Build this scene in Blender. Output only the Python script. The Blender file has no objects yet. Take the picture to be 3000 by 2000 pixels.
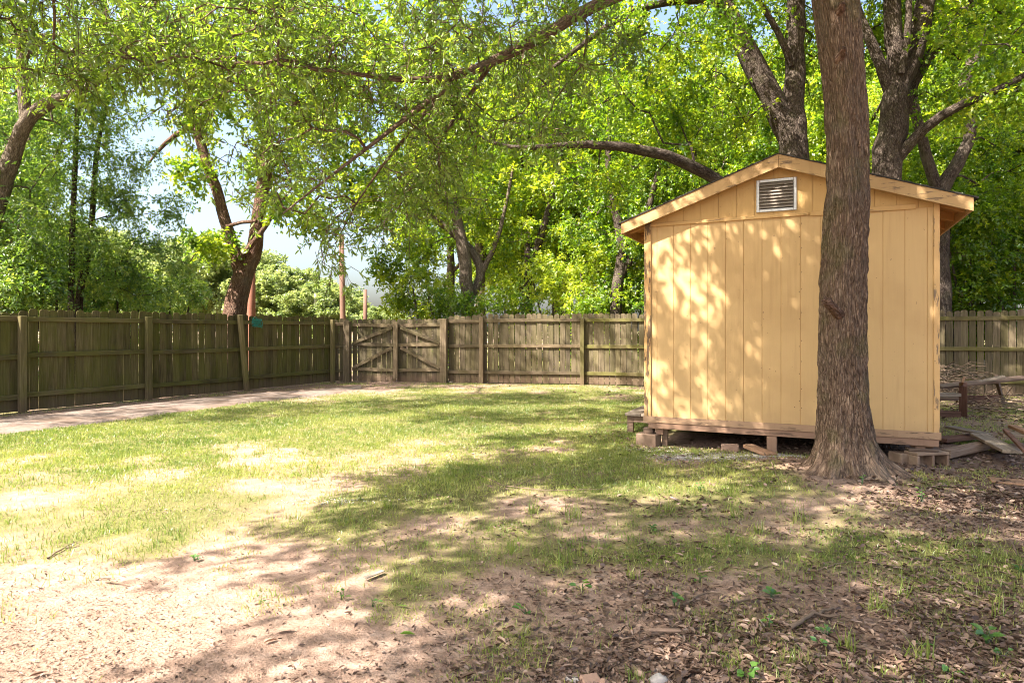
import bpy, math, random
import numpy as np
from mathutils import Vector, Matrix, Quaternion

# ------------------------------------------------------------------ camera, world, sun, exposure
SC = bpy.context.scene
COL = SC.collection
FOC, HZ, CH = 1890.0, 968.0, 1.42          # focal length in photo pixels, horizon row, eye height
cam_d = bpy.data.cameras.new('camera'); cam = bpy.data.objects.new('camera', cam_d); COL.objects.link(cam)
cam.location = (0, 0, CH); cam.rotation_euler = (math.radians(90), 0, 0)
cam_d.sensor_width = 36; cam_d.lens = 36 * FOC / 3000
cam_d.shift_y = -(1000 - HZ) / 3000
cam_d.clip_start = 0.05; cam_d.clip_end = 2000
SC.camera = cam

SUN = Vector((-.53, -.36, .77)).normalized()
w = bpy.data.worlds.new('World'); SC.world = w; w.use_nodes = True
nt = w.node_tree; nt.nodes.clear()
sky = nt.nodes.new('ShaderNodeTexSky'); sky.sky_type = 'NISHITA'; sky.sun_disc = False
sky.sun_elevation = math.asin(SUN.z); sky.sun_rotation = math.atan2(SUN.x, SUN.y)
sky.air_density = 1.0; sky.dust_density = 5.0; sky.ozone_density = 1.0
bg = nt.nodes.new('ShaderNodeBackground'); bg.inputs[1].default_value = .10
wo = nt.nodes.new('ShaderNodeOutputWorld')
nt.links.new(sky.outputs[0], bg.inputs[0]); nt.links.new(bg.outputs[0], wo.inputs[0])
sun_d = bpy.data.lights.new('sun', 'SUN'); sun = bpy.data.objects.new('sun', sun_d); COL.objects.link(sun)
sun_d.energy = 5.0; sun_d.angle = math.radians(.53); sun_d.color = (1, .93, .82)
sun.rotation_euler = SUN.to_track_quat('Z', 'Y').to_euler(); sun.location = SUN * 40
SC.view_settings.view_transform = 'Standard'; SC.view_settings.look = 'None'
SC.view_settings.gamma = 1; SC.view_settings.use_curve_mapping = False
SC.view_settings.exposure = 2.25
cy = SC.cycles
cy.max_bounces = 10; cy.diffuse_bounces = 6; cy.glossy_bounces = 2; cy.transmission_bounces = 4
cy.caustics_reflective = False; cy.caustics_refractive = False
cy.use_denoising = True; cy.filter_width = 1.05
try:
    cy.denoiser = 'OPENIMAGEDENOISE'; cy.denoising_input_passes = 'RGB_ALBEDO_NORMAL'; cy.denoising_prefilter = 'ACCURATE'
except Exception: pass

RNG = np.random.default_rng(7)
random.seed(7)

# ------------------------------------------------------------------ pixel -> place helpers
K = 3000 / 2352.0                                   # the half-size view most measurements were read from
def PX(x, y, Z):                                    # viewed pixel at a known distance
    return np.array([(x * K - 1500) / FOC * Z, Z, CH + (HZ - y * K) / FOC * Z])
def GP(x, y, h=0.0, k=K):                           # viewed pixel on the plane z = h
    Z = (CH - h) * FOC / (y * k - HZ)
    return np.array([(x * k - 1500) / FOC * Z, Z, h])
def G3(x, y, h=0.0): return GP(x, y, h, 1.0)        # same for full-size pixels

# ------------------------------------------------------------------ numpy noise
def _hash(ix, iy, iz, s):
    h = (ix * 374761393 + iy * 668265263 + iz * 2147483647 + s * 974634777) & 0xFFFFFFFF
    h = ((h ^ (h >> 13)) * 1274126177) & 0xFFFFFFFF
    return ((h ^ (h >> 16)) & 0xFFFF) / 65535.0
def vnoise(x, y, z=None, s=0):
    x = np.asarray(x, float); y = np.asarray(y, float)
    z = np.zeros_like(x) if z is None else np.asarray(z, float)
    ix, iy, iz = np.floor(x).astype(np.int64), np.floor(y).astype(np.int64), np.floor(z).astype(np.int64)
    fx, fy, fz = x - ix, y - iy, z - iz
    fx, fy, fz = [f * f * (3 - 2 * f) for f in (fx, fy, fz)]
    r = 0
    for a in (0, 1):
        for b in (0, 1):
            for c in (0, 1):
                r = r + _hash(ix + a, iy + b, iz + c, s) * (fx if a else 1 - fx) * (fy if b else 1 - fy) * (fz if c else 1 - fz)
    return r
def fbm(x, y, z=None, o=3, s=0):
    r, a, t = 0, 1.0, 0
    for i in range(o):
        r = r + a * vnoise(np.asarray(x) * 2**i, np.asarray(y) * 2**i, None if z is None else np.asarray(z) * 2**i, s + i); t += a; a *= .5
    return r / t

# ------------------------------------------------------------------ object helpers
def nmesh(name, V, F, smooth=False, attrs=None):
    me = bpy.data.meshes.new(name)
    V = np.ascontiguousarray(V, dtype=np.float32); F = np.ascontiguousarray(F, dtype=np.int32)
    n, k = F.shape
    me.vertices.add(len(V)); me.vertices.foreach_set('co', V.ravel())
    me.loops.add(n * k); me.loops.foreach_set('vertex_index', F.ravel())
    me.polygons.add(n); me.polygons.foreach_set('loop_start', np.arange(0, n * k, k, dtype=np.int32))
    me.polygons.foreach_set('loop_total', np.full(n, k, dtype=np.int32))
    if smooth: me.polygons.foreach_set('use_smooth', np.ones(n, dtype=bool))
    for an, av in (attrs or {}).items():
        av = np.ascontiguousarray(av, dtype=np.float32)
        if av.ndim == 1:
            a = me.attributes.new(an, 'FLOAT', 'POINT'); a.data.foreach_set('value', av)
        else:
            a = me.attributes.new(an, 'FLOAT_VECTOR', 'POINT'); a.data.foreach_set('vector', av.ravel())
    me.update(calc_edges=True); me.validate(); return me
def link(name, data, mat=None, parent=None, loc=None):
    o = bpy.data.objects.new(name, data); COL.objects.link(o)
    if mat is not None and len(data.materials) == 0: data.materials.append(mat)
    if parent is not None: o.parent = parent
    if loc is not None: o.location = loc
    return o
def tag(o, label, cat, group=None):
    o['label'] = label; o['category'] = cat
    if group: o['group'] = group
    return o
def empty(name, loc=(0, 0, 0), rz=0):
    o = bpy.data.objects.new(name, None); COL.objects.link(o); o.location = loc; o.rotation_euler = (0, 0, rz); o.empty_display_size = .1
    return o
def pymesh(name, V, F, smooth=False):
    me = bpy.data.meshes.new(name); me.from_pydata([tuple(v) for v in V], [], F); me.update()
    if smooth: me.polygons.foreach_set('use_smooth', np.ones(len(me.polygons), dtype=bool))
    return me
def cbox(x0, x1, y0, y1, z0, z1, c=.003):
    """box with chamfered edges: 24 vertices"""
    V, F = [], []
    c = min(c, (x1-x0)*.3, (y1-y0)*.3, (z1-z0)*.3)
    X, Y, Z = (x0, x1), (y0, y1), (z0, z1); sg = (1, -1); idx = {}
    for i in (0, 1):
        for j in (0, 1):
            for k in (0, 1):
                a, b, d = X[i], Y[j], Z[k]
                for m in range(3):
                    idx[i, j, k, m] = len(V)
                    V.append((a + (0 if m == 0 else sg[i]*c), b + (0 if m == 1 else sg[j]*c), d + (0 if m == 2 else sg[k]*c)))
    def q(*ks): F.append([idx[k] for k in ks])
    q((0,0,0,0),(0,0,1,0),(0,1,1,0),(0,1,0,0)); q((1,0,0,0),(1,1,0,0),(1,1,1,0),(1,0,1,0))
    q((0,0,0,1),(1,0,0,1),(1,0,1,1),(0,0,1,1)); q((0,1,0,1),(0,1,1,1),(1,1,1,1),(1,1,0,1))
    q((0,0,0,2),(0,1,0,2),(1,1,0,2),(1,0,0,2)); q((0,0,1,2),(1,0,1,2),(1,1,1,2),(0,1,1,2))
    for i in (0, 1):
        for j in (0, 1):
            e = [(i,j,0,0),(i,j,0,1),(i,j,1,1),(i,j,1,0)]; q(*(e if (i+j) % 2 == 0 else e[::-1]))
            e = [(i,0,j,0),(i,1,j,0),(i,1,j,2),(i,0,j,2)]; q(*(e if (i+j) % 2 == 1 else e[::-1])) if False else F.append([idx[k] for k in [(i,0,j,0),(i,0,j,2),(i,1,j,2),(i,1,j,0)]])
            F.append([idx[k] for k in [(0,i,j,1),(0,i,j,2),(1,i,j,2),(1,i,j,1)]])
    for i in (0, 1):
        for j in (0, 1):
            for k in (0, 1):
                F.append([idx[i,j,k,0], idx[i,j,k,1], idx[i,j,k,2]])
    return V, F
def boxmesh(name, *a, c=.003):
    V, F = cbox(*a, c=c); me = pymesh(name, V, F)
    import bmesh
    bm = bmesh.new(); bm.from_mesh(me); bmesh.ops.recalc_face_normals(bm, faces=bm.faces); bm.to_mesh(me); bm.free()
    return me
def box(name, dims, mat, parent=None, c=.003): return link(name, boxmesh(name, *dims, c=c), mat, parent)
def prism(name, poly, y0, y1, mat, parent=None):
    """polygon in x-z extruded along y"""
    n = len(poly); V = [(p[0], y0, p[1]) for p in poly] + [(p[0], y1, p[1]) for p in poly]
    F = [list(range(n)), list(range(2*n-1, n-1, -1))] + [[(i+1) % n, i, n+i, n+(i+1) % n] for i in range(n)]
    return link(name, pymesh(name, V, F), mat, parent)
def orient(o, p0, p1, roll=0.0):
    """place a mesh built along +x from 0..L so that it runs p0 -> p1"""
    p0, p1 = Vector(p0), Vector(p1); d = (p1 - p0).normalized()
    up = Vector((0, 0, 1)) if abs(d.z) < .95 else Vector((0, 1, 0))
    y = up.cross(d).normalized(); z = d.cross(y)
    R = Matrix((d, y, z)).transposed().to_4x4() @ Matrix.Rotation(roll, 4, 'X')
    o.matrix_world = Matrix.Translation(p0) @ R
    o.location = p0; o.rotation_euler = R.to_euler()

# ------------------------------------------------------------------ materials
class NT:
    def __init__(s, name):
        s.m = bpy.data.materials.new(name); s.m.use_nodes = True; s.t = s.m.node_tree; s.t.nodes.clear()
        s.out = s.n('OutputMaterial')
    def n(s, kind, **kw):
        nd = s.t.nodes.new('ShaderNode' + kind)
        for k, v in kw.items(): setattr(nd, k, v)
        return nd
    def L(s, a, b): s.t.links.new(a, b)
    def put(s, sock, v):
        if hasattr(v, 'links') or isinstance(v, bpy.types.NodeSocket): s.L(v, sock)
        else: sock.default_value = v
    def obj(s): return s.n('TexCoord').outputs['Object']
    def world(s): return s.n('NewGeometry').outputs['Position']
    def attr(s, name, out='Fac'): return s.n('Attribute', attribute_name=name).outputs[out]
    def rnd(s): return s.n('ObjectInfo').outputs['Random']
    def vm(s, op, a, b=None, sc=None):
        nd = s.n('VectorMath', operation=op); s.put(nd.inputs[0], a)
        if b is not None: s.put(nd.inputs[1], b)
        if sc is not None: s.put(nd.inputs['Scale'], sc)
        return nd.outputs[0]
    def stretch(s, v, xyz, rnd=True):
        v = s.vm('MULTIPLY', v, xyz)
        if rnd:
            c = s.n('CombineXYZ'); m = s.mth('MULTIPLY', s.rnd(), 57.3); s.L(m, c.inputs[0]); s.L(m, c.inputs[1]); s.L(s.mth('MULTIPLY', s.rnd(), 23.1), c.inputs[2])
            v = s.vm('ADD', v, c.outputs[0])
        return v
    def noise(s, v, scale, detail=3, rough=.55, dist=0):
        nd = s.n('TexNoise'); s.L(v, nd.inputs['Vector']); nd.inputs['Scale'].default_value = scale
        nd.inputs['Detail'].default_value = detail; nd.inputs['Roughness'].default_value = rough; nd.inputs['Distortion'].default_value = dist
        return nd.outputs['Fac']
    def mth(s, op, a, b=0.0, c=None):
        nd = s.n('Math', operation=op); s.put(nd.inputs[0], a); s.put(nd.inputs[1], b)
        if c is not None: s.put(nd.inputs[2], c)
        return nd.outputs[0]
    def ramp(s, f, stops):
        nd = s.n('ValToRGB'); e = nd.color_ramp.elements
        while len(e) < len(stops): e.new(.5)
        for q, (p, c) in zip(e, stops): q.position = p; q.color = (*c, 1) if len(c) == 3 else c
        s.put(nd.inputs[0], f); return nd.outputs[0]
    def step(s, f, a, b): 
        nd = s.n('MapRange', interpolation_type='SMOOTHSTEP'); s.put(nd.inputs[0], f); nd.inputs[1].default_value = a; nd.inputs[2].default_value = b
        return nd.outputs[0]
    def mix(s, f, a, b, mode='MIX'):
        nd = s.n('Mix', data_type='RGBA', blend_type=mode); s.put(nd.inputs[0], f)
        for k, v in ((6, a), (7, b)):
            if isinstance(v, tuple): nd.inputs[k].default_value = (*v, 1)
            else: s.L(v, nd.inputs[k])
        return nd.outputs[2]
    def bsdf(s, col, rough=.85, bump=None, bs=.5, bd=.01, spec=.2, metal=0):
        p = s.n('BsdfPrincipled')
        if isinstance(col, tuple): p.inputs['Base Color'].default_value = (*col, 1)
        else: s.L(col, p.inputs['Base Color'])
        s.put(p.inputs['Roughness'], rough); p.inputs['Specular IOR Level'].default_value = spec; p.inputs['Metallic'].default_value = metal
        if bump is not None:
            b = s.n('Bump'); b.inputs['Strength'].default_value = bs; b.inputs['Distance'].default_value = bd
            s.L(bump, b.inputs['Height']); s.L(b.outputs[0], p.inputs['Normal'])
        s.L(p.outputs[0], s.out.inputs[0]); return s.m

def leaf_mat(name, dark, mid, lite, trans, tw=.5, gloss=.06):
    m = NT(name); t = m.attr('tint')
    c = m.ramp(t, [(0, dark), (.5, mid), (1, lite)])
    tc = m.mix(1.0, c, trans, 'MULTIPLY')
    d = m.n('BsdfDiffuse'); m.L(c, d.inputs[0])
    tr = m.n('BsdfTranslucent'); m.L(tc, tr.inputs[0])
    mx = m.n('MixShader'); mx.inputs[0].default_value = tw; m.L(d.outputs[0], mx.inputs[1]); m.L(tr.outputs[0], mx.inputs[2])
    g = m.n('BsdfGlossy'); g.inputs['Roughness'].default_value = .42; g.inputs[0].default_value = (1, 1, 1, 1)
    m2 = m.n('MixShader'); m2.inputs[0].default_value = gloss; m.L(mx.outputs[0], m2.inputs[1]); m.L(g.outputs[0], m2.inputs[2])
    m.L(m2.outputs[0], m.out.inputs[0]); return m.m

def bark_mat(name, c0, c1, c2, sc=1.0, bd=.03, moss=0.0):
    m = NT(name); v = m.attr('bk', 'Vector')
    v1 = m.vm('MULTIPLY', v, (1, 1, .30)); v2 = m.vm('MULTIPLY', v, (1, 1, .5))
    f = m.noise(v1, 26 * sc, 6, .7, 1.0); g = m.noise(v2, 60 * sc, 3, .6); b = m.noise(v, 2.2, 3, .5)
    vo = m.n('TexVoronoi', feature='DISTANCE_TO_EDGE'); m.L(m.vm('ADD', v1, m.vm('SCALE', m.n('TexNoise').outputs['Color'], sc=.0)), vo.inputs['Vector']); vo.inputs['Scale'].default_value = 30 * sc
    crack = m.step(vo.outputs['Distance'], .0, .22)
    c = m.ramp(f, [(.34, c0), (.5, c1), (.66, c2)])
    c = m.mix(m.mth('MULTIPLY', m.mth('SUBTRACT', 1.0, crack), .45), c, c0)
    c = m.mix(.5, c, m.ramp(g, [(.25, (.45, .45, .45)), (.7, (1.25, 1.2, 1.15))]), 'MULTIPLY')
    c = m.mix(m.step(b, .5, .75), c, m.mix(.6, c, (.15, .12, .095)))
    if moss: c = m.mix(m.mth('MULTIPLY', m.step(m.noise(m.world(), 3.5, 3), .52, .72), moss), c, (.10, .11, .035))
    h = m.mth('ADD', m.mth('ADD', m.mth('MULTIPLY', f, .75), m.mth('MULTIPLY', g, .3)), m.mth('MULTIPLY', crack, .5))
    return m.bsdf(c, .93, h, 1.0, bd, .1)

def wood_mat(name, base, dark, lite, moss=(0, (.09, .1, .02)), stain=.5, axis='z', rough=.88, low=None):
    """weathered board: streaks along its long axis, blotches, algae, rnd per board"""
    m = NT(name); o = m.obj()
    st = {'z': (22, 22, 1.1), 'x': (1.1, 22, 22)}[axis]
    v = m.stretch(o, st); f = m.noise(v, 2.2, 5, .62, .4); fine = m.noise(v, 9, 3, .6)
    c = m.ramp(f, [(.22, dark), (.5, base), (.8, lite)])
    c = m.mix(m.mth('MULTIPLY', m.rnd(), .85), c, m.mix(1.0, c, (.45, .46, .5), 'MULTIPLY'))
    wv = m.world()
    bl = m.noise(m.vm('MULTIPLY', wv, (3.2, 3.2, .7) if axis == 'z' else (1.2, 1.2, 3)), 1.3, 4, .6)
    c = m.mix(m.mth('MULTIPLY', m.step(bl, .45, .72), stain), c, m.mix(1.0, c, (.36, .34, .3), 'MULTIPLY'))
    if moss[0]:
        mn = m.noise(m.vm('MULTIPLY', m.stretch(wv, (2.2, 2.2, .8)), (1, 1, 1)), 1.1, 4, .65)
        c = m.mix(m.mth('MULTIPLY', m.step(mn, .34, .66), moss[0]), c, m.mix(.25, moss[1], c))
    if low:
        sx = m.n('SeparateXYZ'); m.L(wv, sx.inputs[0])
        k = m.step(m.mth('ADD', sx.outputs[2], m.mth('MULTIPLY', m.noise(wv, 5, 2), .16)), .38, .2)
        c = m.mix(m.mth('MULTIPLY', k, .75), c, m.mix(.35, low, c))
    return m.bsdf(c, rough, m.mth('ADD', f, m.mth('MULTIPLY', fine, .4)), .55, .006, .15)

def paint_mat(name, base, under, peel=.0, axis='z', dirt=.25, edge=0.0, bottom=0.0):
    m = NT(name); o = m.obj(); wv = m.world()
    st = {'z': (30, 30, 1.4), 'x': (1.4, 30, 30)}[axis]
    v = m.stretch(o, st); f = m.noise(v, 2, 4, .6); big = m.noise(wv, 1.6, 3, .55); mid = m.noise(wv, 7, 3, .6)
    c = m.mix(m.mth('MULTIPLY', f, .30), base, tuple(x * .66 for x in base))
    c = m.mix(m.mth('MULTIPLY', m.step(big, .4, .72), dirt), c, tuple(x * y for x, y in zip(base, (.66, .6, .55))))
    v3 = m.stretch(wv, (9, 9, .55), False); run = m.noise(v3, 1.4, 3, .6)
    c = m.mix(m.mth('MULTIPLY', m.step(run, .56, .76), dirt * .8), c, tuple(x * y for x, y in zip(base, (.6, .52, .45))))
    sp = m.noise(wv, 34, 2, .5)
    c = m.mix(m.mth('MULTIPLY', m.step(sp, .735, .76), .7), c, (.16, .09, .05))
    if peel:
        pn = m.noise(m.stretch(o, {'z': (14, 14, 2.2), 'x': (2.2, 14, 14)}[axis]), 1.6, 5, .68)
        k = m.step(pn, .64 - peel * .3, .70 - peel * .3)
        gr = m.ramp(f, [(.3, tuple(x * .35 for x in under)), (.6, under)])
        c = m.mix(m.mth('MULTIPLY', k, .9), c, gr)
    if bottom:
        sx = m.n('SeparateXYZ'); m.L(wv, sx.inputs[0])
        k = m.step(m.mth('ADD', sx.outputs[2], m.mth('MULTIPLY', m.noise(wv, 6, 4), .35)), .75, .45)
        c = m.mix(m.mth('MULTIPLY', k, bottom), c, (.20, .13, .085))
    return m.bsdf(c, .62, m.mth('ADD', m.mth('MULTIPLY', f, .6), m.mth('MULTIPLY', mid, .4)), .35, .004, .25)

def plain_mat(name, c, rough=.8, var=.35, sc=12, bump=.5, bd=.006, spec=.2, metal=0, second=None):
    m = NT(name); o = m.obj(); f = m.noise(m.stretch(o, (1, 1, 1)), sc, 5, .65); g = m.noise(m.stretch(o, (1, 1, 1)), sc * .22, 3)
    col = m.mix(f, tuple(x * (1 - var) for x in c), tuple(min(1, x * (1 + var)) for x in c))
    if second: col = m.mix(m.step(g, .42, .62), col, second)
    return m.bsdf(col, rough, f, bump, bd, spec, metal)

M = {}
M['leaf_oak'] = leaf_mat('oak_leaf', (.05, .085, .012), (.105, .165, .022), (.18, .235, .036), (2.7, 2.7, 1.1), .5, .045)
M['leaf_maple'] = leaf_mat('maple_leaf', (.035, .085, .008), (.12, .20, .014), (.25, .30, .025), (2.8, 2.6, .9), .5, .03)
M['leaf_ash'] = leaf_mat('pinnate_leaf', (.045, .10, .020), (.11, .19, .03), (.20, .26, .05), (2.7, 2.5, 1.3), .5, .05)
M['leaf_far'] = leaf_mat('far_leaf', (.10, .15, .05), (.18, .235, .08), (.27, .31, .12), (2.2, 2.1, 1.4), .45, .04)  # leaf colour paled to stand in for distance haze
M['leaf_shrub'] = leaf_mat('shrub_leaf', (.04, .10, .010), (.13, .21, .018), (.27, .32, .035), (2.8, 2.6, .9), .5, .04)
M['grass'] = leaf_mat('grass_blade', (.065, .11, .017), (.14, .19, .032), (.31, .31, .095), (1.9, 1.9, 1.2), .4, .04)
M['weed'] = leaf_mat('weed_leaf', (.03, .09, .015), (.06, .15, .02), (.12, .22, .03), (2.0, 2.0, 1.2), .4, .07)
M['litter'] = leaf_mat('dry_leaf', (.055, .033, .024), (.165, .105, .077), (.36, .255, .195), (.8, .6, .5), .15, .03)
M['bark_oak'] = bark_mat('oak_bark', (.075, .048, .035), (.19, .128, .092), (.32, .235, .175), 1.5, .022, .3)
M['bark_maple'] = bark_mat('maple_bark', (.026, .019, .016), (.085, .064, .052), (.19, .155, .13), 1.3, .03, .15)
M['bark_pale'] = bark_mat('pale_bark', (.06, .045, .036), (.165, .128, .10), (.30, .245, .20), 1.0, .03)
M['bark_red'] = bark_mat('reddish_bark', (.06, .034, .025), (.18, .105, .075), (.34, .235, .175), .9, .04)
M['twig'] = plain_mat('twig_bark', (.15, .105, .075), .9, .5, 30, .6, .004)
OLIVE, GREY, PINK = (.12, .094, .045), (.145, .112, .072), (.15, .092, .068)
M['fence_moss'] = wood_mat('mossy_fence_board', OLIVE, (.05, .037, .018), (.22, .175, .10), (.7, (.095, .10, .016)), .6, low=PINK)
M['fence_grey'] = wood_mat('grey_fence_board', GREY, (.055, .04, .026), (.27, .215, .15), (.35, (.115, .11, .026)), .6, low=PINK)
M['rail_moss'] = wood_mat('mossy_rail', (.14, .11, .055), (.05, .04, .02), (.23, .185, .105), (.6, (.125, .127, .022)), .6, 'x')
M['rail_grey'] = wood_mat('grey_rail', (.18, .13, .085), (.06, .044, .03), (.29, .23, .155), (.3, (.10, .10, .02)), .5, 'x')
M['post_moss'] = wood_mat('mossy_post', (.17, .135, .065), (.07, .055, .025), (.26, .21, .12), (.5, (.10, .10, .02)), .4, low=PINK)
M['post_grey'] = wood_mat('grey_post', (.20, .145, .095), (.08, .055, .036), (.32, .25, .17), (.22, (.11, .10, .025)), .4)
YEL = (.60, .395, .185)
M['siding'] = paint_mat('yellow_siding_paint', YEL, (.3, .2, .12), 0, 'z', .34, bottom=.22)
M['gable'] = paint_mat('yellow_gable_paint', (.56, .35, .14), (.3, .2, .12), 0, 'z', .4)
M['groove'] = paint_mat('groove_paint', (.56, .34, .135), (.2, .12, .07), 0, 'z', .5)
M['trim'] = paint_mat('yellow_trim_paint', (.58, .36, .15), (.28, .17, .10), .22, 'x', .4)
M['barge'] = paint_mat('weathered_barge_paint', (.47, .30, .14), (.2, .13, .08), .24, 'x', .5)
M['corner'] = paint_mat('peeling_corner_paint', (.62, .38, .16), (.10, .065, .045), .48, 'z', .5, bottom=.5)
M['corner_r'] = paint_mat('scuffed_corner_paint', (.64, .40, .18), (.20, .14, .10), .3, 'z', .3, bottom=.35)
M['skirt'] = paint_mat('stained_skirt_paint', (.37, .235, .145), (.22, .14, .09), .32, 'x', .5)
M['rim'] = paint_mat('brown_rim_paint', (.28, .17, .115), (.16, .10, .07), .25, 'x', .5)
M['soffit'] = paint_mat('soffit_paint', (.52, .28, .10), (.2, .12, .07), .1, 'x', .4)
M['shingle'] = plain_mat('dark_shingle', (.045, .04, .037), .95, .5, 60, .7, .004)
M['metal'] = plain_mat('dull_aluminium', (.52, .51, .50), .45, .2, 25, .2, .002, .5, .55)
M['louvre'] = plain_mat('dusty_louvre', (.24, .20, .165), .75, .35, 20, .2, .002, .2, 0)
M['void'] = plain_mat('vent_shade_sheet', (.05, .04, .03), .95, .3, 60)  # near-black for the shade behind the louvres, also worn by nail heads
M['concrete'] = plain_mat('block_concrete', (.28, .195, .14), .95, .28, 22, .7, .008, .1, 0, (.21, .14, .10))
M['brick'] = plain_mat('brick_fragment', (.30, .19, .14), .95, .3, 25, .7, .006)
M['plank'] = wood_mat('weathered_plank', (.24, .16, .115), (.09, .058, .042), (.40, .30, .225), (0, OLIVE), .4, 'x')
M['plank_grey'] = wood_mat('grey_plank', (.27, .215, .165), (.11, .085, .065), (.44, .37, .30), (0, OLIVE), .3, 'x')
M['plank_red'] = wood_mat('red_brown_timber', (.17, .088, .062), (.07, .038, .03), (.28, .165, .12), (0, OLIVE), .4, 'x')
M['plank_orange'] = wood_mat('fresh_cut_plank', (.33, .19, .115), (.17, .095, .06), (.44, .29, .19), (0, OLIVE), .2, 'x')
M['rock'] = plain_mat('tan_rock', (.33, .27, .19), .95, .3, 9, .8, .02)
M['white_rock'] = plain_mat('white_rock', (.30, .275, .26), .9, .25, 30, .8, .01)
M['pebble'] = plain_mat('pale_gravel', (.36, .325, .30), .95, .3, 40, .6, .004)
M['teal'] = plain_mat('teal_cord', (.02, .20, .16), .5, .3, 40, .3, .002, .4)
M['pole'] = plain_mat('pole_wood', (.16, .09, .065), .9, .3, 8)
M['pole_red'] = plain_mat('reddish_pole', (.26, .11, .075), .9, .2, 8)
M['pole_pale'] = plain_mat('pale_pole', (.46, .40, .34), .9, .2, 8)

def ground_mat():
    m = NT('yard_soil'); wv = m.world(); gr = m.attr('grass'); li = m.attr('litter')
    a = m.noise(wv, 1.1, 4, .6); b = m.noise(wv, 9, 5, .65); c2 = m.noise(wv, 70, 3, .6); d = m.noise(wv, 240, 2, .5)
    soil = m.ramp(b, [(.28, (.17, .108, .08)), (.5, (.29, .195, .148)), (.75, (.42, .305, .245))])
    soil = m.mix(m.mth('MULTIPLY', m.step(a, .4, .66), .45), soil, (.245, .165, .125))
    soil = m.mix(.55, soil, m.ramp(c2, [(.3, (.45, .43, .42)), (.55, (1, 1, 1)), (.75, (1.3, 1.25, 1.2))]), 'MULTIPLY')
    soil = m.mix(m.mth('MULTIPLY', m.step(d, .60, .72), .4), soil, (.56, .45, .37))
    hum = m.ramp(c2, [(.25, (.06, .04, .03)), (.55, (.15, .10, .075)), (.8, (.28, .195, .15))])
    soil = m.mix(m.mth('MULTIPLY', m.step(m.mth('ADD', li, m.mth('MULTIPLY', b, .3)), .45, 1.0), .8), soil, hum)
    th = m.ramp(c2, [(.3, (.06, .07, .018)), (.55, (.12, .125, .036)), (.75, (.22, .20, .08))])
    k = m.step(m.mth('ADD', gr, m.mth('MULTIPLY', m.mth('SUBTRACT', c2, .5), .9)), .18, .72)
    col = m.mix(m.mth('MULTIPLY', k, .85), soil, th)
    h = m.mth('ADD', m.mth('MULTIPLY', b, .6), m.mth('ADD', m.mth('MULTIPLY', c2, .45), m.mth('MULTIPLY', d, .12)))
    return m.bsdf(col, .97, h, .8, .03, .05)
M['soil'] = ground_mat()
def path_mat():
    m = NT('old_concrete'); wv = m.world(); a = m.noise(wv, 1.5, 4, .6); b = m.noise(wv, 14, 4, .65); c = m.noise(wv, 120, 2)
    col = m.ramp(b, [(.3, (.12, .09, .076)), (.6, (.20, .158, .136)), (.8, (.28, .23, .20))])
    col = m.mix(m.mth('MULTIPLY', m.step(a, .42, .62), .75), col, (.13, .088, .066))
    return m.bsdf(col, .95, m.mth('ADD', b, m.mth('MULTIPLY', c, .5)), .5, .008, .1)
M['path'] = path_mat()

# ------------------------------------------------------------------ layout fields of the yard (world metres)
LF = [np.array(p) for p in ((-10.9, 6.4), (-8.55, 11.2), (-7.472, 13.16), (-6.335, 15.23), (-4.95, 17.75))]   # left fence line
BF = [np.array(p) for p in ((-4.95, 17.75), (-4.55, 17.95), (-1.80, 17.52), (1.85, 17.0), (13.6, 13.2))]  # back fence line
CP = []   # (viewed px, py, grass, litter)
for r in """100 1080 .58 .05|300 1050 .6 0|100 1150 .40 .05|400 1120 .46 .05|700 1040 .34 .05|900 1062 .36 .05|600 1100 .44 .05|300 1200 .40 .1
100 1250 .12 .15|500 1250 .36 .1|700 1200 .55 .1|800 1300 .36 .1|300 1350 0 .36|100 1400 0 .6|100 1520 0 .7|500 1500 0 .34|700 1400 0 .1|1000 1300 .5 .1
1000 1400 .05 .12|900 1500 0 .22|1100 1100 .7 .1|1300 1080 .75 .1|1200 1160 .72 .1|1400 1200 .7 .1|1500 1130 .7 .1|1700 1150 .5 .25|1250 1250 .5 .15
1500 1300 .42 .25|1700 1300 .42 .35|1900 1200 .36 .4|2100 1250 .36 .5|2300 1300 .32 .6|1300 1420 .12 .5|1500 1450 .08 .95|1800 1450 .25 .85|2200 1450 .3 .8
1500 1540 .08 1|2000 1540 .25 .9|1200 1540 .04 .75|700 960 .95 0|1000 930 1 0|1300 930 1 0|1400 980 .9 .05|900 990 .85 .03|1400 893 .55 .1|1100 889 .5 .15
1600 1040 0 .35|1900 1045 0 .65|2200 1080 .08 .9|2250 960 .4 .6|780 876 0 .8|600 887 .15 .7|300 1010 .9 0|500 985 .9 0|1000 1045 .5 .08|1150 1000 .85 .05
1300 1330 .36 .15|1150 1350 .26 .12|2340 1180 .1 .8|2300 1100 .1 .9|50 1040 .66 .05|450 1160 .5 .05|1450 1040 .7 .1""".replace('\n', '|').split('|'):
    x, y, g, l = map(float, r.split()); p = GP(x, y); CP.append((p[0], p[1], g, l))
CP += [(6, 12, .4, .6), (9, 11.5, .4, .6), (4, 15.3, .5, .4), (8, 13, .4, .6), (-14, 10, .5, .3), (-12, 16, .6, .3), (-6, 21, .6, .3), (3, 20, .6, .4), (12, 17, .5, .5), (0, 30, .6, .3), (-30, 30, .6, .2), (30, 30, .5, .4), (0, 1.5, .05, .7), (-3, 1.5, 0, .4), (4, 1.5, .15, .9), (-9, 4, .4, .2), (-12, 4, .5, .2), (8, 5, .3, .7), (12, 6, .3, .7), (0, -10, .4, .4)]
CP = np.array(CP)
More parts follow.
